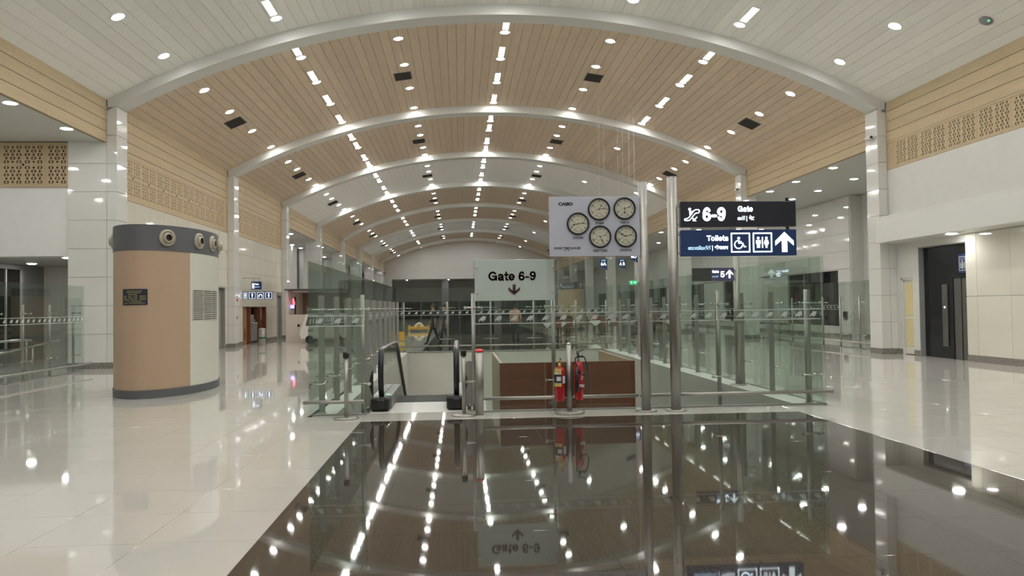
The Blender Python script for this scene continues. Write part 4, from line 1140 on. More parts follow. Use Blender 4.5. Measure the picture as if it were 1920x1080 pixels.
for s, zx, zy, wv in (('COCHIN', 498, 732, 0.155), ('DUBAI', 830, 508, 0.122), ('TOKYO', 1216, 504, 0.135), ('NEW YORK', 834, 932, 0.215), ('LONDON', 1222, 926, 0.172)):
    p = kb(zx, zy); text(s, 0.046, 'ink', cb, (p[0], -0.001, p[1]), bold=0.0012, width=wv)
p = kb(332, 888); text('SWISS TIME HOUSE', 0.044, 'ink', cb, (p[0], -0.001, p[1]), bold=0.0012, width=0.385)
p = kb(325, 912); text('Since 1985', 0.022, 'ink', cb, (p[0], -0.001, p[1]), bold=0.0004, width=0.09)
def clock(zx, zy, city, place, hang, mang):
    p = kb(zx, zy); R = 0.163
    t = thing('wall_clock', 'round cream clock with black rim above the name %s, %s on the board' % (city, place), 'clock', (1.31+p[0], 11.12, 2.27+p[1]), 0, 'world clocks on the white board')
    b = MB(); b.lathe([(R-0.024, 0.0), (R, 0.0), (R+0.002, 0.02), (R-0.006, 0.036), (R-0.018, 0.036), (R-0.024, 0.012)], (0, 0, 0), 'y', 40, close=False); obj('rim', b, 'black', t)
    b = MB(); b.lathe([(0.0, 0.012), (R-0.02, 0.012)], (0, 0, 0), 'y', 40, smooth=False, close=False); dl = obj('dial', b, 'dial', t)
    for n_ in range(1, 13):
        if n_ in (9, 6) : continue
        a = n_*PI/6; q = R*0.70
        text(str(n_), 0.040, 'ink', dl, (q*math.sin(a), -0.0135, q*math.cos(a)-0.014), bold=0.0004, name='numeral')
    b = MB()
    for cx, cz, rr in ((-0.083, 0.0, 0.043), (0.0, -0.083, 0.038)):
        b.lathe([(rr-0.003, 0.0125), (rr, 0.0135), (rr-0.006, 0.0135)], (cx, 0, cz), 'y', 24, close=False)
        b.stroke([(cx, cz), (cx+rr*0.3, cz+rr*0.6)], 0.003, -0.0145, -0.0135)
    b.box(-0.025, 0.02, -0.014, -0.0125, 0.060, 0.067)
    for k in range(60):
        a = k*PI/30; b.add([(math.sin(a)*rr_+math.cos(a)*s_*0.0009, -0.0132, math.cos(a)*rr_-math.sin(a)*s_*0.0009) for rr_, s_ in ((R*0.835, -1), (R*0.835, 1), (R*0.86, 1), (R*0.86, -1))], [(0, 1, 2, 3)])
    obj('subdials', b, 'dial_line', dl)
    def hand(name, ang, ln, wd, y):
        a = math.radians(ang); d = (math.sin(a), math.cos(a)); n = (d[1], -d[0]); h = MB()
        pt = lambda l, s: (d[0]*l+n[0]*s, d[1]*l+n[1]*s)
        h.prism([pt(-0.02, wd*.4), pt(ln*0.55, wd*.4), pt(ln*0.68, wd*1.2), pt(ln, 0), pt(ln*0.68, -wd*1.2), pt(ln*0.55, -wd*.4), pt(-0.02, -wd*.4)], y-0.002, y); obj(name, h, 'ink', t)
    hand('hour_hand', hang, 0.090, 0.008, -0.016); hand('minute_hand', mang, 0.102, 0.006, -0.019)
    b = MB(); b.lathe([(0.008, 0.012), (0.008, 0.022), (0.0, 0.023)], (0, 0, 0), 'y', 12); obj('hub', b, 'ink', t)
    b = MB(); b.lathe([(0.0, 0.031), (R*0.5, 0.030), (R-0.02, 0.026)], (0, 0, 0), 'y', 32, close=False); obj('crystal', b, 'clock_glass', t)
clock(500, 500, 'Cochin', 'the leftmost', 258, 82); clock(822, 280, 'Dubai', 'upper middle', 33, 79); clock(1213, 270, 'Tokyo', 'upper right', 181, 73)
clock(833, 700, 'New York', 'lower middle', 150, 75); clock(1225, 695, 'London', 'lower right', 299, 78)

def light_sign(name, label, loc, wd, ht, face, depth=0.09, rotz=0, group=None):
    t = thing(name, label, 'sign', loc, rotz, group)
    b = MB(); b.box(0, wd, 0, depth, 0, ht, 0.006); obj('box', b, face, t)
    return t
ZS = 1.74/1722.0
sa = light_sign('gate_sign', 'dark lit sign with an escalator symbol, 6-9 and Gate, upper of the pair', (3.24, 11.1, 2.685), 1.74, 0.375, 'sign_black')
def za(zx, zy): return ((zx-105)*ZS, 0.375-(zy-70)*ZS)
Y0, Y1 = -0.004, -0.0005
b = MB()
b.stroke([za(*q) for q in ((172, 322), (205, 318), (232, 300), (305, 205), (330, 190), (372, 190), (385, 205), (382, 228), (365, 238), (335, 240), (312, 258), (248, 335), (222, 348), (180, 348), (164, 338))], 0.0145, Y0, Y1, True)
b.disc(za(242, 182), 0.021, Y0, Y1); b.stroke([za(247, 212), za(252, 262)], 0.026, Y0, Y1); b.stroke([za(252, 222), za(285, 212)], 0.012, Y0, Y1)
b.stroke([za(346, 300), za(304, 342)], 0.017, Y0, Y1); b.prism([za(*q) for q in ((284, 300), (284, 358), (342, 358))], Y0, Y1)
obj('escalator_symbol', b, 'sign_lit', sa)
p = za(430, 352); grotesque('6-9', 0.355, 0.192, 0.042, 'sign_lit', sa, (p[0], -0.002, p[1]))
p = za(956, 222); grotesque('Gate', 0.228, 0.080, 0.0175, 'sign_lit', sa, (p[0], -0.002, p[1]))
p = za(1005, 345); text('\u0d47\u0d17\u0d31\u0d4d\u0d31\u0d4d', 0.075, 'sign_lit', sa, (p[0], -0.002, p[1]), bold=0.001, width=0.115)
p = za(1088, 345); text('|', 0.085, 'sign_lit', sa, (p[0], -0.002, p[1]), bold=0.002)
p = za(1160, 345); text('\u0917\u0947\u091f', 0.075, 'sign_lit', sa, (p[0], -0.002, p[1]), bold=0.002, width=0.08)
b = MB(); b.box(-0.06, 0.0, 0.02, 0.06, 0.03, 0.07, 0.004); obj('bracket', b, 'steel_matt', sa)
b = MB(); b.box(-0.06, 0.0, 0.02, 0.06, 0.30, 0.34, 0.004); obj('bracket', b, 'steel_matt', sa)
b = MB(); b.box(1.60, 1.64, 0.02, 0.06, -0.08, 0.0); b.box(1.60, 1.64, 0.03, 0.06, 0.37, 0.43); obj('strut', b, 'sign_black', sa)
sb = light_sign('toilets_sign', 'navy lit Toilets sign with wheelchair, man and woman symbols and an up arrow', (3.24, 11.1, 2.255), 1.74, 0.385, 'sign_blue')
def zb(zx, zy): return ((zx-108)*ZS, 0.385-(zy-492)*ZS)
b = MB()
for x0, x1 in ((856, 1124), (1183, 1452)): b.stroke([zb(x0, 546), zb(x1, 546), zb(x1, 815), zb(x0, 815)], 0.020, Y0, Y1, True)
obj('frames', b, 'sign_lit', sb)
b = MB(); b.disc(zb(963, 616), 0.021, Y0, Y1); b.stroke([zb(963, 645), zb(963, 688), zb(1020, 688), zb(1046, 742), zb(1066, 738)], 0.018, Y0, Y1); b.stroke([zb(963, 664), zb(1000, 664)], 0.012, Y0, Y1)
b.stroke([zb(960+58*math.cos(math.radians(a)), 708+58*math.sin(math.radians(a))) for a in range(10, 251, 16)], 0.016, Y0, Y1); obj('wheelchair_symbol', b, 'sign_lit', sb)
b = MB(); b.disc(zb(1254, 616), 0.020, Y0, Y1); b.prism([zb(*q) for q in ((1220, 645), (1290, 645), (1292, 700), (1280, 700), (1280, 760), (1258, 760), (1256, 705), (1252, 705), (1250, 760), (1232, 760), (1232, 700), (1218, 700))], Y0, Y1)
b.box(zb(1308, 0)[0], zb(1326, 0)[0], Y0, Y1, zb(0, 760)[1], zb(0, 600)[1])
b.disc(zb(1376, 616), 0.020, Y0, Y1); b.prism([zb(*q) for q in ((1352, 642), (1400, 642), (1414, 695), (1398, 705), (1402, 722), (1390, 722), (1390, 760), (1362, 760), (1362, 722), (1348, 722), (1354, 705), (1338, 695))], Y0, Y1)
obj('man_and_woman_symbol', b, 'sign_lit', sb)
b = MB(); b.prism([zb(*q) for q in ((1647, 528), (1784, 660), (1784, 730), (1688, 648), (1688, 824), (1606, 824), (1606, 648), (1508, 730), (1508, 660))], Y0, Y1); obj('arrow', b, 'sign_lit', sb)
p = zb(490, 652); grotesque('Toilets', 0.322, 0.078, 0.0165, 'sign_lit', sb, (p[0], -0.002, p[1]))
p = zb(375, 778); text('\u0d47\u0d1f\u0d3e\u0d2f\u0d4d\u0d32\u0d31\u0d4d\u0d31\u0d4d', 0.070, 'sign_lit_soft', sb, (p[0], -0.002, p[1]), bold=0.001, width=0.34)
p = zb(572, 778); text('|', 0.085, 'sign_lit', sb, (p[0], -0.002, p[1]), bold=0.002)
p = zb(702, 775); text('\u0936\u094c\u091a\u093e\u0932\u092f', 0.070, 'sign_lit', sb, (p[0], -0.002, p[1]), bold=0.002, width=0.205)
b = MB(); b.box(-0.06, 0.0, 0.02, 0.06, 0.03, 0.07, 0.004); obj('bracket', b, 'steel_matt', sb)
b = MB(); b.box(-0.06, 0.0, 0.02, 0.06, 0.31, 0.35, 0.004); obj('bracket', b, 'steel_matt', sb)

# gate 5 sign on its own post behind the right run
tall_post(5.30, 14.5, 2.6, 'steel post inside the right glass run carrying the gate 5 sign', 0.058)
s5 = light_sign('gate_sign', 'long dark sign with a lit purple end reading gate 5, behind the glass', (4.42, 14.4, 1.99), 0.80, 0.25, 'vent_dark', 0.06)
b = MB(); b.box(0.36, 0.80, -0.004, 0.0, 0, 0.25); obj('lit_panel', b, 'sign_purple', s5)
grotesque('Gate', 0.13, 0.046, 0.010, 'sign_lit', s5, (0.375, -0.008, 0.155)); text('\u0d47\u0d17\u0d31\u0d4d\u0d31\u0d4d', 0.04, 'sign_lit_soft', s5, (0.43, -0.008, 0.07), width=0.12)
grotesque('5', 0.095, 0.115, 0.022, 'sign_lit', s5, (0.53, -0.008, 0.07))
b = MB(); b.prism([(0.71, 0.215), (0.78, 0.14), (0.78, 0.105), (0.73, 0.15), (0.73, 0.05), (0.69, 0.05), (0.69, 0.15), (0.64, 0.105), (0.64, 0.14)], -0.010, -0.006); obj('arrow', b, 'sign_lit', s5)
b = MB(); b.box(0.80, 0.84, 0.02, 0.05, 0.03, 0.06); obj('bracket', b, 'steel_matt', s5)
b = MB(); b.box(0.80, 0.84, 0.02, 0.05, 0.18, 0.21); obj('bracket', b, 'steel_matt', s5)

# ------------------------------------------------------------------ bollards, extinguisher stand
def slim_post(x, y, lab):
    t = thing('barrier_post', lab, 'post', (x, y, 0), 0, 'slim black-capped posts at the escalator mouth')
    b = MB(); b.tube([(0, 0, 0.02), (0, 0, 0.87)], 0.029, 14); obj('shaft', b, 'steel', t)
    b = MB(); b.lathe([(0.175, 0), (0.178, 0.01), (0.165, 0.022), (0.03, 0.034)], n=28); obj('base_disc', b, 'steel', t)
    b = MB(); b.lathe([(0.030, 0.855), (0.042, 0.86), (0.044, 0.92), (0.038, 0.945), (0.0, 0.95)], n=16); obj('cap', b, 'black', t)
    return t
slim_post(-1.62, 11.13, 'slim steel post with black cap before the short left glass panel')
slim_post(0.045, 11.17, 'slim steel post with black cap right of the escalator beside the red-topped bollard')
t = thing('bollard', 'stout steel bollard with a bright red domed top', 'bollard', (0.272, 11.2, 0))
b = MB(); b.tube([(0, 0, 0), (0, 0, 0.905)], 0.058, 20); obj('shaft', b, 'steel', t)
b = MB(); b.lathe([(0.060, 0.905), (0.062, 0.925), (0.05, 0.945), (0.0, 0.955)], n=20); obj('red_top', b, 'red_cap', t, label='bright red domed top')
st = thing('extinguisher_stand', 'single steel post on a round base holding two red fire extinguishers', 'stand', (1.565, 11.12, 0))
b = MB(); b.tube([(0, 0, 0.02), (0, 0, 0.99)], 0.036, 16); obj('shaft', b, 'steel', st)
b = MB(); b.lathe([(0.036, 0.99), (0.034, 1.01), (0.02, 1.025), (0.0, 1.03)], n=16); obj('finial', b, 'steel_bright', st)
b = MB(); b.lathe([(0.215, 0.0), (0.215, 0.035), (0.205, 0.045), (0.04, 0.05)], n=36); obj('base_disc', b, 'steel', st)
b = MB(); b.box(-0.065, 0.065, 0.036, 0.042, 0.24, 0.62, 0.002); b.box(-0.10, 0.10, -0.01, 0.04, 0.205, 0.215, 0.002); obj('hanger_plate', b, 'vent_dark', st)
def extinguisher(x, base, rad, hgt, lab, dry):
    t = thing('fire_extinguisher', lab, 'extinguisher', (x, 11.07, base), 0, 'extinguishers on the steel stand')
    b = MB(); b.lathe([(rad*0.86, 0.0), (rad, 0.015), (rad, hgt*0.86), (rad*0.92, hgt*0.93), (rad*0.6, hgt*0.98), (rad*0.32, hgt)], n=28); bd = obj('cylinder', b, 'ext_red', t)
    b = MB(); b.lathe([(rad*0.34, hgt-0.01), (rad*0.34, hgt+0.02), (0.02, hgt+0.03), (0.018, hgt+0.06)], n=16); obj('neck', b, 'brass' if dry else 'steel_matt', t)
    def wrap(a0, a1, z0, z1, mat, nm, e=0.0015):
        m = MB(); n = 10; vs = []
        for k in range(n+1):
            a = math.radians(a0+(a1-a0)*k/n); vs += [((rad+e)*math.sin(a), -(rad+e)*math.cos(a), z0), ((rad+e)*math.sin(a), -(rad+e)*math.cos(a), z1)]
        m.add(vs, [(2*k, 2*k+2, 2*k+3, 2*k+1) for k in range(n)], 0, True); obj(nm, m, mat, bd)
    if dry:
        wrap(-80, 12, 0.215, 0.465, 'ext_label', 'label'); wrap(-80, 12, 0.265, 0.385, 'ext_navy', 'label', 0.0022); wrap(-40, 5, 0.295, 0.355, 'paper', 'label', 0.003); wrap(-80, -20, 0.39, 0.415, 'paper', 'label', 0.0022)
        wrap(20, 75, 0.25, 0.37, 'ext_navy', 'label'); wrap(24, 70, 0.258, 0.362, 'paper', 'label', 0.0022)
        b = MB(); b.tube([(0, 0, hgt+0.04), (0, -0.01, hgt+0.07), (-0.005, -0.02, hgt+0.10)], 0.014, 8); obj('valve', b, 'brass', t)
        b = MB(); b.tube([(0, 0, hgt+0.07), (0.012, -0.03, hgt+0.125), (0.02, 0.02, hgt+0.12), (0.01, 0.03, hgt+0.05)], 0.008, 8); obj('handle', b, 'ink', t)
    else:
        b = MB(); b.box(-0.02, 0.02, -0.025, 0.025, hgt+0.05, hgt+0.085, 0.006); b.tube([(0, 0, hgt+0.08), (0.0, -0.02, hgt+0.13), (0.07, -0.03, hgt+0.165)], 0.008, 8); b.tube([(0, 0, hgt+0.075), (-0.03, -0.02, hgt+0.12), (-0.015, -0.03, hgt+0.155)], 0.007, 8); b.tube([(0, -0.01, hgt+0.06), (0.07, -0.03, hgt+0.075)], 0.008, 8); obj('valve', b, 'ink', t)
        b = MB(); b.tube([(0.02, -0.01, hgt+0.06), (0.085, -0.03, hgt+0.055), (0.115, -0.03, hgt-0.05), (0.125, -0.04, hgt-0.14), (0.09, -0.06, hgt-0.2), (0.02, -rad-0.02, hgt-0.17), (-0.035, -rad-0.016, hgt-0.10), (-0.06, -rad-0.005, hgt+0.0), (-0.05, -0.05, hgt+0.05), (-0.02, -0.01, hgt+0.05)], 0.010, 8); obj('hose', b, 'rubber', t)
        b = MB(); b.tube([(-0.035, -rad-0.022, 0.50*hgt+0.20), (-0.035, -rad-0.022, 0.30), (-0.035, -rad-0.024, 0.13)], [0.014, 0.022, 0.027], 12); obj('horn', b, 'rubber', t)
        text('FIRE', 0.055, 'paper', bd, (0.035, -rad-0.002, 0.19), bold=0.002, width=0.07)
        b = MB()
        for zz, w2 in ((0.385, 0.03), (0.36, 0.02), (0.33, 0.035), (0.30, 0.025)): b.box(0.025, 0.025+w2, -rad-0.002, -rad+0.01, zz, zz+0.012)
        obj('lettering', b, 'paper', bd)
    return t
extinguisher(1.565-0.145, 0.19, 0.078, 0.49, 'fatter red extinguisher with a yellow and navy label, left of the stand post', True)
extinguisher(1.565+0.13, 0.20, 0.062, 0.56, 'slimmer red extinguisher with black hose and horn, right of the stand post', False)

# ------------------------------------------------------------------ oval information columns
CA, CBB = 0.83, 1.60
def ell(a, e=0.0): return ((CA+e)*math.sin(a), -(CBB+e)*math.cos(a))     # a=0 faces the camera, + towards the right
def ell_patch(a0, a1, z0, z1, e=0.0, n=24):
    b = MB(); vs = []
    for k in range(n+1):
        a = a0+(a1-a0)*k/n; x, y = ell(a, e); vs += [(x, y, z0), (x, y, z1)]
    b.add(vs, [(2*k, 2*k+2, 2*k+3, 2*k+1) for k in range(n)], 0, True)
    return b
def normal(a): v = Vector((math.sin(a)/CA, -math.cos(a)/CBB, 0)); return v.normalized()
def info_column(loc, lab, plaque):
    t = thing('air_column', lab, 'column', loc, 0, 'oval air columns')
    AS = math.radians(57.5)
    obj('tan_cladding', ell_patch(-PI*0.75, AS, 0.145, 2.66, 0, 40), 'column_tan', t)
    obj('white_cladding', ell_patch(AS, 2*PI-PI*0.75, 0.145, 2.66, 0, 40), 'column_white', t)
    b = ell_patch(0, 2*PI, 2.66, 3.13, 0.006, 64)
    vs = [ell(2*PI*k/64, 0.006) for k in range(64)]; b.add([(x, y, 3.13) for x, y in vs], [list(range(64))]); b.add([(x, y, 2.66) for x, y in vs], [list(range(64))[::-1]])
    obj('top_band', b, 'column_band', t)
    obj('plinth', ell_patch(0, 2*PI, 0, 0.15, 0.012, 64), 'column_band', t)
    nz = MB(); nz.lathe([(0.155, 0.0), (0.155, 0.03), (0.12, 0.045), (0.105, 0.03), (0.10, 0.015), (0.10, 0.03), (0.085, 0.075), (0.07, 0.085), (0.06, 0.075)], n=24, axis='y', close=False)
    ni = MB(); ni.lathe([(0.0, -0.01), (0.064, 0.0), (0.066, 0.078)], n=20, axis='y', close=False)
    m1, m2 = nz.mesh('nozzle', 'nozzle'), ni.mesh('throat', 'nozzle_dark')
    for a in (-62, 33, 68, 90, 115, 145, 180, 215, 245):
        a = math.radians(a); x, y = ell(a, 0.004); nv = normal(a)
        o = obj('nozzle', m1, None, t, (x, y, 2.90)); o.rotation_euler = (0, 0, math.atan2(nv.x, -nv.y)); obj('throat', m2, None, o)
    # louvre grille on the white side
    for k in range(3):
        a0 = math.radians(61+14.5*k); a1 = math.radians(61+14.5*k+12.5)
        gp = obj('grille', ell_patch(a0-0.008, a1+0.008, 1.38, 1.97, 0.008, 6), 'column_white', t)
        for q in range(15):
            obj('slot', ell_patch(a0, a1, 1.395+q*0.0385, 1.395+q*0.0385+0.017, 0.011, 5), 'nozzle_dark', gp)
    if plaque:
        a = math.radians(0); 
        pl = obj('plaque', ell_patch(math.radians(-17), math.radians(13.5), 1.68, 1.965, 0.012, 10), 'plaque', t, label='navy plaque with gold lettering')
        g = random.Random(3)
        rows = [[(-11, 8)], [(-11, 6)], [(-9, 2)], [(-15, -11), (-9, -4), (-2, 2.5), (5, 12)], [(-15, -11), (-9, -3), (-2, 2.5), (5, 12)], [(-15, -8), (-6.5, -2), (-1, 2.5), (5, 12)], [(-10, -7), (-5, 7)], [(-14, -10), (-8, 11)]]
        for i, rw_ in enumerate(rows):
            z = 1.925-i*0.031; b = MB()
            for a0, a1 in rw_:
                x = a0
                while x < a1-0.3:
                    e = min(a1, x+g.uniform(0.7, 2.2)); q = ell_patch(math.radians(x), math.radians(e), z, z+0.011, 0.014, 2); b.add(q.v, q.f); x = e+0.35
            obj('lettering', b, 'gold', pl)
    return t
info_column((-5.78, 15.85, 0), 'oval tan and white air column with a dark band of round nozzles and a plaque', True)
info_column((7.45, 51.5, 0), 'distant oval tan air column beyond the tables right of the gate notice', False)

# ------------------------------------------------------------------ left side: toilets, kiosk, van
def icon_man(b, cx, cz, s):
    b.disc((cx, cz+0.36*s), 0.09*s, -0.005, -0.001); b.prism([(cx-.13*s, cz+.24*s), (cx+.13*s, cz+.24*s), (cx+.13*s, cz-.05*s), (cx+.08*s, cz-.05*s), (cx+.08*s, cz-.42*s), (cx-.08*s, cz-.42*s), (cx-.08*s, cz-.05*s), (cx-.13*s, cz-.05*s)], -0.005, -0.001)
def icon_woman(b, cx, cz, s):
    b.disc((cx, cz+0.36*s), 0.09*s, -0.005, -0.001); b.prism([(cx-.09*s, cz+.24*s), (cx+.09*s, cz+.24*s), (cx+.17*s, cz-.14*s), (cx+.07*s, cz-.14*s), (cx+.07*s, cz-.42*s), (cx-.07*s, cz-.42*s), (cx-.07*s, cz-.14*s), (cx-.17*s, cz-.14*s)], -0.005, -0.001)
SY = 35.62
for k, (nm, lab) in enumerate((('man', 'pale lit man pictogram cube nearest the pillar over the toilet entrance'), ('man', 'navy lit man pictogram cube over the toilet entrance'), ('tap', 'navy lit drinking water pictogram cube over the toilet entrance'), ('woman', 'navy lit woman pictogram cube, rightmost over the toilet entrance'))):
    wd = 0.22 if k == 0 else 0.335
    x = XL+0.02+(0 if k == 0 else 0.25+0.36*(k-1))
    t = light_sign('pictogram_sign', lab, (x, SY+0.02*k, 2.06), wd, 0.34, 'sign_blue', 0.05, group='toilet pictogram cubes')
    b = MB(); m_ = 0.035; b.stroke([(m_, m_), (wd-m_, m_), (wd-m_, 0.34-m_), (m_, 0.34-m_)], 0.010, -0.005, -0.001, True)
    if nm == 'man': icon_man(b, wd/2, 0.175, 0.23)
    elif nm == 'woman': icon_woman(b, wd/2, 0.175, 0.23)
    else: b.stroke([(0.10, 0.11), (0.10, 0.18), (0.16, 0.22), (0.22, 0.20), (0.23, 0.15)], 0.03, -0.005, -0.001); b.disc((0.235, 0.10), 0.014, -0.005, -0.001)
    obj('pictogram', b, 'sign_lit', t)
b = MB(); b.box(XL-0.02, XL+1.32, SY+0.02, SY+0.10, 2.40, 2.43, 0.004); tag(obj('sign_rail', b, 'steel_matt'), 'thin rail over the pictogram cubes at the toilet entrance', 'rail')
t = light_sign('toilet_name_sign', 'small navy lit sign with two lines of text above the pictogram cubes', (XL+0.40, SY, 2.50), 0.45, 0.36, 'sign_blue', 0.05)
b = MB(); b.stroke([(0.05, 0.06), (0.13, 0.06), (0.13, 0.28), (0.05, 0.28)], 0.014, -0.005, -0.001, True); icon_man(b, 0.09, 0.17, 0.17); obj('pictogram', b, 'sign_lit', t)
text('Toilets', 0.09, 'sign_lit', t, (0.16, -0.003, 0.21), bold=0.003, align='LEFT', width=0.17); text('\u0936\u094c\u091a\u093e\u0932\u092f', 0.06, 'sign_lit_soft', t, (0.16, -0.003, 0.09), align='LEFT', width=0.22)
for x in (0.1, 0.35):
    b = MB(); b.tube([(x, 0.025, 0.36), (x, 0.025, 0.52)], 0.012, 8); b.tube([(x, 0.025, 0.52), (-0.40, 0.025, 0.52)], 0.012, 8) if x > 0.2 else None; obj('bracket', b, 'steel_matt', t)
t = thing('water_cooler', 'grey steel drinking water cooler in the toilet entrance', 'water cooler', (XL-0.15, 37.35, 0))
b = MB(); b.box(-0.35, 0.1, 0, 1.05, 0.10, 0.95, 0.02); obj('cabinet', b, 'steel_matt', t)
b = MB(); b.box(-0.38, -0.05, 0.02, 1.03, 0.95, 1.35, 0.02); b.box(-0.06, -0.04, 0.35, 0.6, 1.08, 1.28, 0.004); obj('back_panel', b, 'mid_grey', t)
b = MB(); b.box(-0.05, 0.14, 0.04, 1.01, 0.9, 0.98, 0.015); obj('basin', b, 'steel', t)
for y in (0.3, 0.75):
    b = MB(); b.tube([(-0.05, y, 1.1), (0.05, y, 1.1), (0.07, y, 1.03)], 0.014, 8); obj('tap', b, 'steel_bright', t)
b = MB(); b.box(-0.33, 0.06, 0.02, 1.03, 0, 0.1); obj('plinth', b, 'black', t)
def bin_(x, y, z, lab):
    t = thing('litter_bin', lab, 'bin', (x, y, z), 0)
    b = MB(); b.lathe([(0.15, 0.0), (0.155, 0.01), (0.155, 0.66), (0.15, 0.67)], n=22); obj('body', b, 'steel', t)
    b = MB(); b.lathe([(0.157, 0.30), (0.157, 0.38)], n=22, close=False); obj('band', b, 'green_band', t)
    b = MB(); b.lathe([(0.158, 0.66), (0.16, 0.70), (0.11, 0.76), (0.06, 0.77), (0.055, 0.74), (0.0, 0.74)], n=22); obj('lid', b, 'steel_matt', t)
bin_(-8.75, 35.0, 0, 'round steel litter bin with green band outside the toilet entrance')
# pillar fittings
for nm, lab, z, mat in (('call_point', 'small red call point on the second left pillar', 1.95, 'red_banner'), ('socket_plate', 'small dark switch plate on the second left pillar', 1.2, 'mid_grey')):
    b = MB(); b.box(0, 0.03, -0.05, 0.05, 0, 0.12, 0.006); b.box(0.03, 0.036, -0.03, 0.03, 0.03, 0.09, 0.004)
    tag(obj(nm, b, mat, None, (XL+WD, ARCH_Y[3]+0.35, z)), lab, 'switch')

# kiosk
kx, ky = -8.3, 37.6
K = thing('kiosk', 'low white walled kiosk with open tan interior beyond the toilets, left of the glass', 'kiosk', (kx, ky, 0))
b = MB(); b.box(0, 2.6, 0, 0.12, 0, 1.33, 0.006); obj('front_wall', b, 'pink_wall', K)
b = MB(); b.box(0, 0.12, 0.12, 3.6, 0, 2.5, 0.006); b.box(0, 0.12, 0, 0.12, 1.33, 2.5); obj('side_wall', b, 'pink_wall', K)
b = MB(); b.box(0.12, 2.6, 3.5, 3.6, 0, 2.5); obj('back_wall', b, 'tan_panel', K)
b = MB(); b.box(-0.05, 2.65, -0.1, 3.7, 2.5, 2.56, 0.01); obj('roof', b, 'dark_grey', K)
b = MB(); b.box(0.2, 2.5, 0.6, 3.0, 2.42, 2.5, 0.01); obj('bulkhead', b, 'pink_wall', K)
b = MB(); b.box(0.5, 2.5, 2.3, 2.6, 1.0, 1.75, 0.01); obj('counter_back', b, 'mid_grey', K)
t = thing('shop_light_sign', 'small red and blue lit vertical sign inside the kiosk', 'sign', (kx+0.22, ky+0.35, 1.34))
b = MB(); b.box(0.12, 0.20, 0, 0.05, 0, 0.85, 0.006); obj('mount', b, 'black', t)
b = MB(); b.prism([(0.04, 0.50), (0.15, 0.46), (0.15, 0.58), (0.09, 0.78), (0.04, 0.75)], -0.03, -0.005); obj('red_panel', b, 'red_lit', t)
b = MB()
for q in range(3): b.box(-0.06, 0.12, -0.03, -0.005, 0.30+q*0.06, 0.335+q*0.06, 0.006)
obj('blue_panel', b, 'blue_lit', t)
V = thing('display_van', 'small white display van parked before the kiosk, partly behind the glass', 'van', (-7.32, 36.1, 0))
sec = [(0.0, 0.22), (0.0, 0.62), (0.10, 0.78), (0.22, 1.28), (0.36, 1.36), (2.1, 1.36), (2.16, 0.9), (2.16, 0.22)]
b = MB(); b.prism([(q[0], q[1]) for q in sec][::-1], 0.0, 0.95); obj('body', b, 'column_white', V)
for y in (-0.006, 0.95):
    for x0, x1, x2 in ((0.24, 0.36, 0.78), (0.86, 0.86, 1.4), (1.48, 1.48, 2.0)):
        b = MB(); b.prism([(x0, 0.82), (x2, 0.82), (x2, 1.26), (x1, 1.26)], y, y+0.006); obj('window', b, 'dark_grey', V)
b = MB(); b.add([(0.105, 0.08, 0.82), (0.105, 0.87, 0.82), (0.205, 0.87, 1.24), (0.205, 0.08, 1.24)], [(0, 1, 2, 3)]); obj('windscreen', b, 'dark_grey', V)
wh = MB(); wh.lathe([(0.0, 0.0), (0.10, 0.0), (0.11, 0.02), (0.18, 0.02), (0.19, -0.02), (0.19, -0.14), (0.0, -0.14)], (0, 0, 0), 'y', 20); wm = wh.mesh('wheel', 'tyre')
for x, y in ((0.42, -0.01), (1.72, -0.01), (0.42, 0.82), (1.72, 0.82)): obj('wheel', wm, None, V, (x, y, 0.19))
b = MB(); b.box(-0.04, 0.02, 0.02, 0.93, 0.22, 0.36, 0.015); obj('bumper', b, 'mid_grey', V)
for y in (0.12, 0.78):
    b = MB(); b.lathe([(0.07, 0), (0.06, -0.02), (0.0, -0.03)], (0.0, y, 0.55), 'x', 14); obj('headlight', b, 'paper', V)
b = MB(); b.box(-0.1, 0.0, -0.12, -0.02, 0.78, 0.9, 0.01); obj('mirror', b, 'black', V)
b = MB(); b.box(0.35, 0.62, -0.008, -0.003, 0.55, 0.66); obj('vent_print', b, 'mid_grey', V)

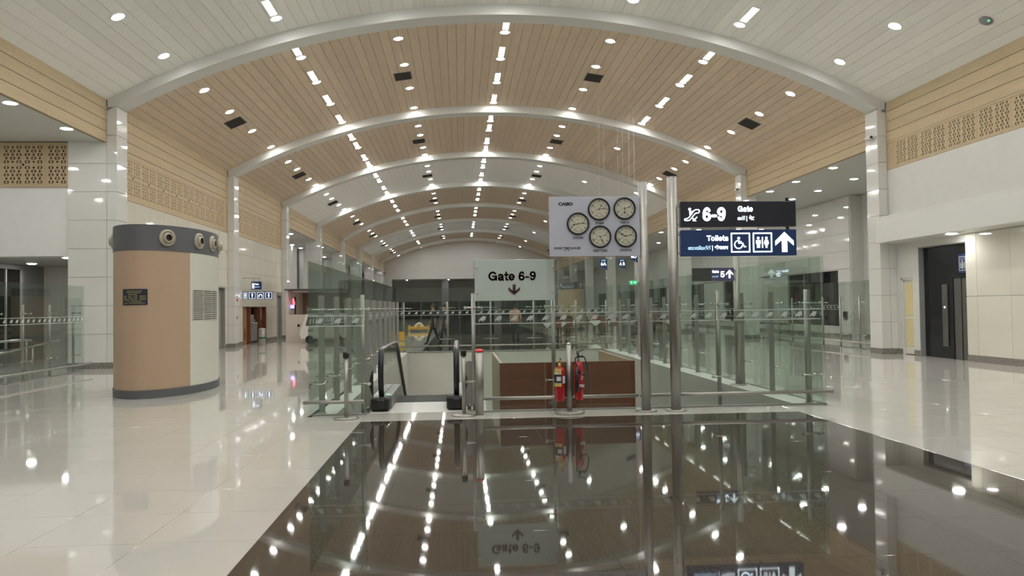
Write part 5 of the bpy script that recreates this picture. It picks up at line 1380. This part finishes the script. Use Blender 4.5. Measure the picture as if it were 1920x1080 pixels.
# ------------------------------------------------------------------ beyond the well: tables, chairs, people
cm = {}
def chair(x, y, rz, lab, mat='wood_brown'):
    if mat not in cm:
        t = thing('dining_chair', lab, 'chair', (x, y, 0), rz, 'dining chairs round the far tables')
        b = MB(); b.box(-0.21, 0.21, -0.21, 0.21, 0.43, 0.47, 0.012); obj('seat', b, mat, t)
        b = MB(); b.box(-0.20, 0.20, 0.18, 0.21, 0.50, 0.92, 0.01); obj('backrest', b, mat, t)
        for sx in (-0.18, 0.18):
            for sy in (-0.18, 0.18):
                b = MB(); b.tube([(sx, sy, 0.44), (sx*1.08, sy*1.1, 0)], [0.02, 0.015], 8); obj('leg', b, mat, t)
        cm[mat] = t
        return t
    return dup(cm[mat], (x, y, 0), rz, lab)
tproto = None
def table(x, y, rz, lab):
    global tproto
    if tproto is None:
        t = thing('dining_table', lab, 'table', (x, y, 0), rz, 'white clothed tables')
        b = MB(); b.box(-0.45, 0.45, -0.45, 0.45, 0.71, 0.74, 0.005); obj('tabletop', b, 'wood_brown', t)
        b = MB(); b.tube([(0, 0, 0.03), (0, 0, 0.71)], 0.035, 10); obj('pedestal', b, 'black', t)
        b = MB(); b.lathe([(0.28, 0), (0.27, 0.02), (0.04, 0.05)], n=18); obj('foot', b, 'black', t)
        b = MB(); h = 0.45; D = 0.64
        b.add([(-h, -h, 0.746), (h, -h, 0.746), (h, h, 0.746), (-h, h, 0.746), (0, -h-.012, 0.46), (h+.012, 0, 0.46), (0, h+.012, 0.46), (-h-.012, 0, 0.46), (-h-.006, -h-.006, 0.742), (h+.006, -h-.006, 0.742), (h+.006, h+.006, 0.742), (-h-.006, h+.006, 0.742)],
              [(0, 1, 2, 3), (8, 4, 9), (9, 5, 10), (10, 6, 11), (11, 7, 8), (0, 8, 9, 1), (1, 9, 10, 2), (2, 10, 11, 3), (3, 11, 8, 0)]); obj('cloth', b, 'cloth_white', t)
        tproto = t; return t
    return dup(tproto, (x, y, 0), rz, lab)

def person(name, lab, loc, rz, joints, radii, edges, mats, zones, group=None, hairp=None, hand_pts=()):
    """one continuous skinned body; zones(z, co) picks the material; hair is a child"""
    me = bpy.data.meshes.new(name); me.from_pydata(joints, edges, [])
    o = bpy.data.objects.new(name, me); COL.objects.link(o)
    sk = o.modifiers.new('skin', 'SKIN'); sk.use_smooth_shade = True
    for i, rr in enumerate(radii):
        v = me.skin_vertices[0].data[i]; v.radius = (rr, rr) if not isinstance(rr, tuple) else rr
    me.skin_vertices[0].data[0].use_root = True
    o.modifiers.new('sub', 'SUBSURF').levels = 1
    dg = bpy.context.evaluated_depsgraph_get(); dg.update()
    m2 = bpy.data.meshes.new_from_object(o.evaluated_get(dg))
    bpy.data.objects.remove(o)
    m2.name = name
    # unequal curled fingers and thumb rooted inside each palm
    fb = MB(); fb.v = [tuple(v.co) for v in m2.vertices]; fb.f = [list(p.vertices) for p in m2.polygons]; fb.m = [0]*len(fb.f); fb.s = [True]*len(fb.f)
    nbody = len(fb.f)
    for (h, d, side) in hand_pts:
        h = Vector(h); d = Vector(d).normalized(); sd = Vector(side).normalized(); n = d.cross(sd)
        for k, (off, ln) in enumerate(((-0.027, 0.068), (-0.009, 0.078), (0.009, 0.072), (0.027, 0.056))):
            p = h+sd*off+d*0.03; fb.tube([p, p+d*ln*0.5+n*0.006, p+d*ln+n*0.022], [0.0095, 0.0085, 0.007], 6)
        p = h-sd*0.03; fb.tube([p, p-sd*0.022+d*0.03+n*0.01, p-sd*0.018+d*0.058+n*0.02], [0.011, 0.010, 0.008], 6)
    m3 = fb.mesh(name, mats)
    for i, p in enumerate(m3.polygons): p.material_index = zones(p.center) if i < nbody else 0
    b_ = obj(name, m3, None, None, loc, rz)
    tag(b_, lab, 'person', group)
    if hairp:
        (hx, hy, hz), rr = hairp
        b = MB(); b.lathe([(rr*math.cos(a), rr*1.12*math.sin(a)) for a in [(-0.35+k*(PI/2+0.35)/7) for k in range(8)]], (hx, hy-0.012, hz), n=14)
        obj('hair', b, 'hair', b_)
        f_ = MB(); 
        for s in (-1, 1): f_.lathe([(0.0, -0.012), (0.02, -0.006), (0.02, 0.006), (0.0, 0.012)], (hx+s*rr*0.98, hy, hz-0.02), 'x', 8)
        f_.prism([(0.0, 0.03), (0.014, -0.025), (-0.014, -0.025)], hy+rr*0.9, hy+rr*0.9+0.025) if False else f_.box(hx-0.011, hx+0.011, hy+rr*0.8, hy+rr*1.16, hz-0.035, hz+0.005, 0.008)
        for s in (-1, 1): f_.box(hx+s*0.035-0.014, hx+s*0.035+0.014, hy+rr*0.82, hy+rr*0.93, hz+0.005, hz+0.018, 0.004, 1)
        f_.box(hx-0.025, hx+0.025, hy+rr*0.82, hy+rr*0.95, hz-0.062, hz-0.054, 0.002, 1)
        obj('face', f_, ['skin', 'hair'], b_)
    return b_
def standing(lab, loc, rz, shirt, trousers, H_=1.70, stride=0.0, group=None):
    s = H_/1.70
    J = [(0, 0, .93), (0, 0, 1.12), (0, 0.01, 1.32), (0, 0, 1.45), (0, 0.015, 1.52), (0, 0.02, 1.60), (0, 0.02, 1.66),
         (-.09, 0, .88), (-.10, stride*.5+.02, .50), (-.10, stride, .085), (-.11, stride+.13, .035),
         (.09, 0, .88), (.10, -stride*.45+.02, .50), (.10, -stride, .085), (.11, -stride+.13, .035),
         (-.185, 0, 1.40), (-.23, -.02-stride*.2, 1.13), (-.24, .04-stride*.45, .90), (-.24, .06-stride*.5, .83),
         (.185, 0, 1.40), (.23, -.02+stride*.2, 1.13), (.24, .04+stride*.45, .90), (.24, .06+stride*.5, .83)]
    R = [(.155, .105), (.145, .10), (.165, .11), (.075, .07), (.055, .055), (.088, .098), (.07, .085),
         .09, .062, .045, .035, .09, .062, .045, .035,
         .062, .045, .033, (.035, .02), .062, .045, .033, (.035, .02)]
    E_ = [(0, 1), (1, 2), (2, 3), (3, 4), (4, 5), (5, 6), (0, 7), (7, 8), (8, 9), (9, 10), (0, 11), (11, 12), (12, 13), (13, 14), (2, 15), (15, 16), (16, 17), (17, 18), (2, 19), (19, 20), (20, 21), (21, 22)]
    J = [(a*s, b_*s, c*s) for a, b_, c in J]
    def zones(c):
        z = c.z/s
        if abs(c.x)/s > 0.195 and z < 1.10 and z > 0.7: return 0
        if z > 1.46: return 0
        if z > 0.93: return 1
        if z > 0.085: return 2
        return 3
    hp = [((-.24*s, (.06-stride*.5)*s, .82*s), (0, .12, -1), (0, 1, 0)), ((.24*s, (.06+stride*.5)*s, .82*s), (0, .12, -1), (0, 1, 0))]
    return person('person', lab, loc, rz, J, R, E_, ['skin', shirt, trousers, 'black'], zones, group, ((0, 0.02*s, 1.625*s), 0.094*s), hp)
def seated(lab, loc, rz, shirt, trousers, group=None):
    J = [(0, 0, .54), (0, -.03, .74), (0, -.02, .93), (0, 0, 1.06), (0, 0.015, 1.13), (0, 0.03, 1.21), (0, 0.03, 1.27),
         (-.09, .05, .53), (-.10, .42, .52), (-.10, .44, .09), (-.10, .56, .035), (.09, .05, .53), (.10, .42, .52), (.10, .44, .09), (.10, .56, .035),
         (-.185, -.01, 1.01), (-.23, .05, .77), (-.15, .28, .80), (-.12, .34, .80), (.185, -.01, 1.01), (.23, .05, .77), (.15, .28, .80), (.12, .34, .80)]
    R = [(.155, .12), (.145, .10), (.165, .11), (.075, .07), (.055, .055), (.088, .098), (.07, .085), .09, .07, .045, .035, .09, .07, .045, .035, .062, .045, .033, (.035, .02), .062, .045, .033, (.035, .02)]
    E_ = [(0, 1), (1, 2), (2, 3), (3, 4), (4, 5), (5, 6), (0, 7), (7, 8), (8, 9), (9, 10), (0, 11), (11, 12), (12, 13), (13, 14), (2, 15), (15, 16), (16, 17), (17, 18), (2, 19), (19, 20), (20, 21), (21, 22)]
    def zones(c):
        if c.z > 1.07: return 0
        if c.z > 0.68 and c.y > 0.2: return 0
        if c.z > 0.62: return 1
        if c.z > 0.085: return 2
        return 3
    hp = [((-.12, .35, .80), (0.1, 1, 0), (1, 0, 0)), ((.12, .35, .80), (-0.1, 1, 0), (1, 0, 0))]
    return person('person', lab, loc, rz, J, R, E_, ['skin', shirt, trousers, 'black'], zones, group, ((0, 0.03, 1.235), 0.094), hp)
standing('man in pale pink shirt and dark trousers standing, back turned, beyond the well', (2.42, 33.6, 0), 0.0, 'pink_shirt', 'dark_cloth', 1.64)
standing('person in dark clothes walking left behind the back glass, leading', (-1.12, 32.8, 0), PI/2, 'dark_cloth', 'dark_cloth', 1.72, 0.26)
standing('person in dark clothes walking left behind the back glass, following', (-0.62, 31.6, 0), PI/2, 'dark_cloth', 'dark_cloth', 1.70, 0.2)
TB = [(5.6, 40.5, 'front left'), (7.6, 41.5, 'front middle'), (9.4, 40.8, 'front right'), (6.4, 45.0, 'back left'), (8.6, 45.6, 'back middle'), (11.0, 44.5, 'back right'), (4.75, 38.6, 'nearest left'), (11.6, 41.3, 'outer right')]
shirts = ['dark_cloth', 'blue_cloth', 'red_cloth', 'dark_cloth', 'pink_shirt', 'blue_cloth', 'dark_cloth', 'blue_cloth']
sn = {'dark_cloth': 'dark', 'blue_cloth': 'blue', 'red_cloth': 'red', 'pink_shirt': 'pale pink'}
for k, (x, y, nm) in enumerate(TB):
    table(x, y, 0.78 if k % 2 else 0.5, 'small table under a pointed white cloth beyond the well, %s of the group' % nm)
    for q, (dx, dy, rz, wh_) in enumerate(((0, -0.85, PI, 'near side'), (0, 0.85, 0, 'far side'), (-0.85, 0, PI/2, 'left side'), (0.85, 0, -PI/2, 'right side'))):
        if (k+q) % 4 == 3: continue
        chair(x+dx, y+dy, rz, 'brown wooden chair at the %s of the %s white clothed table' % (wh_, nm))
    q = k % 3
    dx, dy, rz = ((0, -0.74, 0.0), (-0.74, 0, -PI/2), (0.74, 0, PI/2))[q]
    if not ((k+(0, 2, 3)[q]) % 4 == 3):
        seated('seated person in %s top at the %s white clothed table' % (sn[shirts[k]], nm), (x+dx, y+dy, 0), rz, shirts[k], 'dark_cloth', 'seated diners')
# yellow display stand
t = thing('display_stand', 'low yellow display stand with a white pointed top beyond the back glass', 'stand', (-2.75, 52.5, 0))
b = MB(); b.box(-0.75, 0.75, -0.3, 0.3, 0.12, 0.32, 0.03); obj('base', b, 'yellow', t)
for sx in (-0.65, 0.65):
    b = MB(); b.box(sx-0.06, sx+0.06, -0.28, 0.28, 0, 0.42, 0.02); obj('end_support', b, 'yellow', t)
b = MB(); b.prism([(-0.34, 0.32), (0.34, 0.32), (0.2, 0.52), (0.0, 0.62), (-0.2, 0.52)], -0.2, 0.2); obj('pointed_top', b, 'cloth_white', t)
b = MB(); b.box(-0.12, 0.12, -0.34, -0.2, 0.1, 0.5, 0.02); obj('centre_post', b, 'yellow', t)
# yellow notice on the corner of the back glass
t = thing('corner_notice', 'small yellow notice over a pale one on the left corner of the back glass', 'notice', (-2.14, VY1-0.06, 0.08))
b = MB(); b.box(0, 0.20, 0, 0.012, 0.34, 0.66, 0.002); obj('yellow_plate', b, 'yellow', t)
b = MB(); b.box(0, 0.20, 0, 0.012, 0.0, 0.30, 0.002); obj('pale_plate', b, 'ext_label', t)
# red banner by the second right pillar
t = thing('roll_up_banner', 'narrow red roll-up banner beside the second right pillar', 'banner', (11.95, 32.6, 0))
b = MB(); b.box(0, 0.16, 0, 0.02, 0.08, 1.95, 0.003); obj('sheet', b, 'red_banner', t)
b = MB(); b.box(-0.03, 0.19, -0.08, 0.1, 0, 0.08, 0.015); b.box(-0.01, 0.17, -0.005, 0.025, 1.94, 1.97, 0.005); obj('base', b, 'steel_matt', t)
# counter sign blades and the exit sign
def blade(x, y, z, txt, lab):
    t = thing('gate_blade_sign', lab, 'sign', (x, y, z), 0, 'hanging gate signs beyond the well')
    b = MB(); b.prism([(0, 0.14), (0.30, 0.0), (0.30, 0.44), (0, 0.44)][::-1], 0, 0.06); obj('box', b, 'sign_blue', t)
    text('GATE', 0.06, 'sign_lit_soft', t, (0.15, -0.003, 0.36), bold=0.001, width=0.16); text(txt, 0.17, 'sign_lit', t, (0.15, -0.003, 0.19), bold=0.005, width=0.22)
    b = MB(); top = arc_z(x+0.15)-z
    b.tube([(0.05, 0.03, 0.44), (0.05, 0.03, top)], 0.003, 5); b.tube([(0.25, 0.03, 0.44), (0.25, 0.03, top)], 0.003, 5); obj('suspension_rods', b, 'lamp_ring', t)
blade(5.46, 29.8, 2.93, '6A', 'navy hanging gate sign reading 6A, leftmost of the three beyond the well')
blade(6.28, 30.2, 2.95, 'A B', 'navy hanging gate sign reading A B, middle of the three beyond the well')
blade(6.62, 29.6, 3.20, '6D', 'navy hanging gate sign reading 6D, highest and rightmost of the three')
t = thing('exit_sign', 'small green running man exit sign hanging beyond the well', 'sign', (6.45, 29.0, 2.32))
b = MB(); b.box(0, 0.30, 0, 0.05, 0, 0.16, 0.005); obj('box', b, 'sign_green', t)
b = MB(); b.stroke([(0.06, 0.10), (0.085, 0.07), (0.06, 0.03)], 0.014, -0.004, -0.001); b.disc((0.07, 0.128), 0.012, -0.004, -0.001); b.stroke([(0.085, 0.07), (0.11, 0.03)], 0.012, -0.004, -0.001); b.prism([(0.16, 0.07), (0.22, 0.07), (0.22, 0.045), (0.265, 0.08), (0.22, 0.115), (0.22, 0.09), (0.16, 0.09)], -0.004, -0.001); obj('symbol', b, 'sign_lit', t)
b = MB(); b.tube([(0.05, 0.025, 0.16), (0.05, 0.025, arc_z(6.5)-2.32)], 0.003, 5); b.tube([(0.25, 0.025, 0.16), (0.25, 0.025, arc_z(6.7)-2.32)], 0.003, 5); obj('suspension_rods', b, 'lamp_ring', t)
# lit toilets and gate sign behind the camera, seen mirrored in the front glass
t = light_sign('toilets_sign', 'lit toilets sign behind the camera, mirrored in the front glass', (4.75, -8.0, 2.15), 1.3, 0.30, 'sign_blue', 0.09, PI)
text('Toilets', 0.14, 'sign_lit', t, (0.38, -0.003, 0.14), bold=0.004, width=0.5)
b = MB(); b.stroke([(0.70, 0.05), (0.93, 0.05), (0.93, 0.25), (0.70, 0.25)], 0.018, -0.005, -0.001, True); icon_man(b, 0.77, 0.15, 0.15); icon_woman(b, 0.86, 0.15, 0.15)
b.prism([(1.02, 0.15), (1.13, 0.27), (1.18, 0.27), (1.10, 0.18), (1.26, 0.18), (1.26, 0.12), (1.10, 0.12), (1.18, 0.03), (1.13, 0.03)], -0.005, -0.001); obj('symbols', b, 'sign_lit', t)
t2 = light_sign('gate_sign', 'lit gate sign above the toilets sign behind the camera', (4.75, -8.0, 2.55), 1.3, 0.30, 'sign_black', 0.09, PI)
text('Gate', 0.12, 'sign_lit', t2, (0.45, -0.003, 0.13), bold=0.004); text('1', 0.22, 'sign_lit', t2, (0.95, -0.003, 0.06), bold=0.005)
b = MB(); b.tube([(0.1, 0.045, 0.30), (0.1, 0.045, 6.5)], 0.015, 8); b.tube([(1.2, 0.045, 0.30), (1.2, 0.045, 6.5)], 0.015, 8); obj('suspension_rods', b, 'steel_matt', t2)
for x in (0.1, 1.2):
    b = MB(); b.tube([(x, 0.045, 0.30), (x, 0.045, 0.40)], 0.015, 8); obj('link', b, 'steel_matt', t)
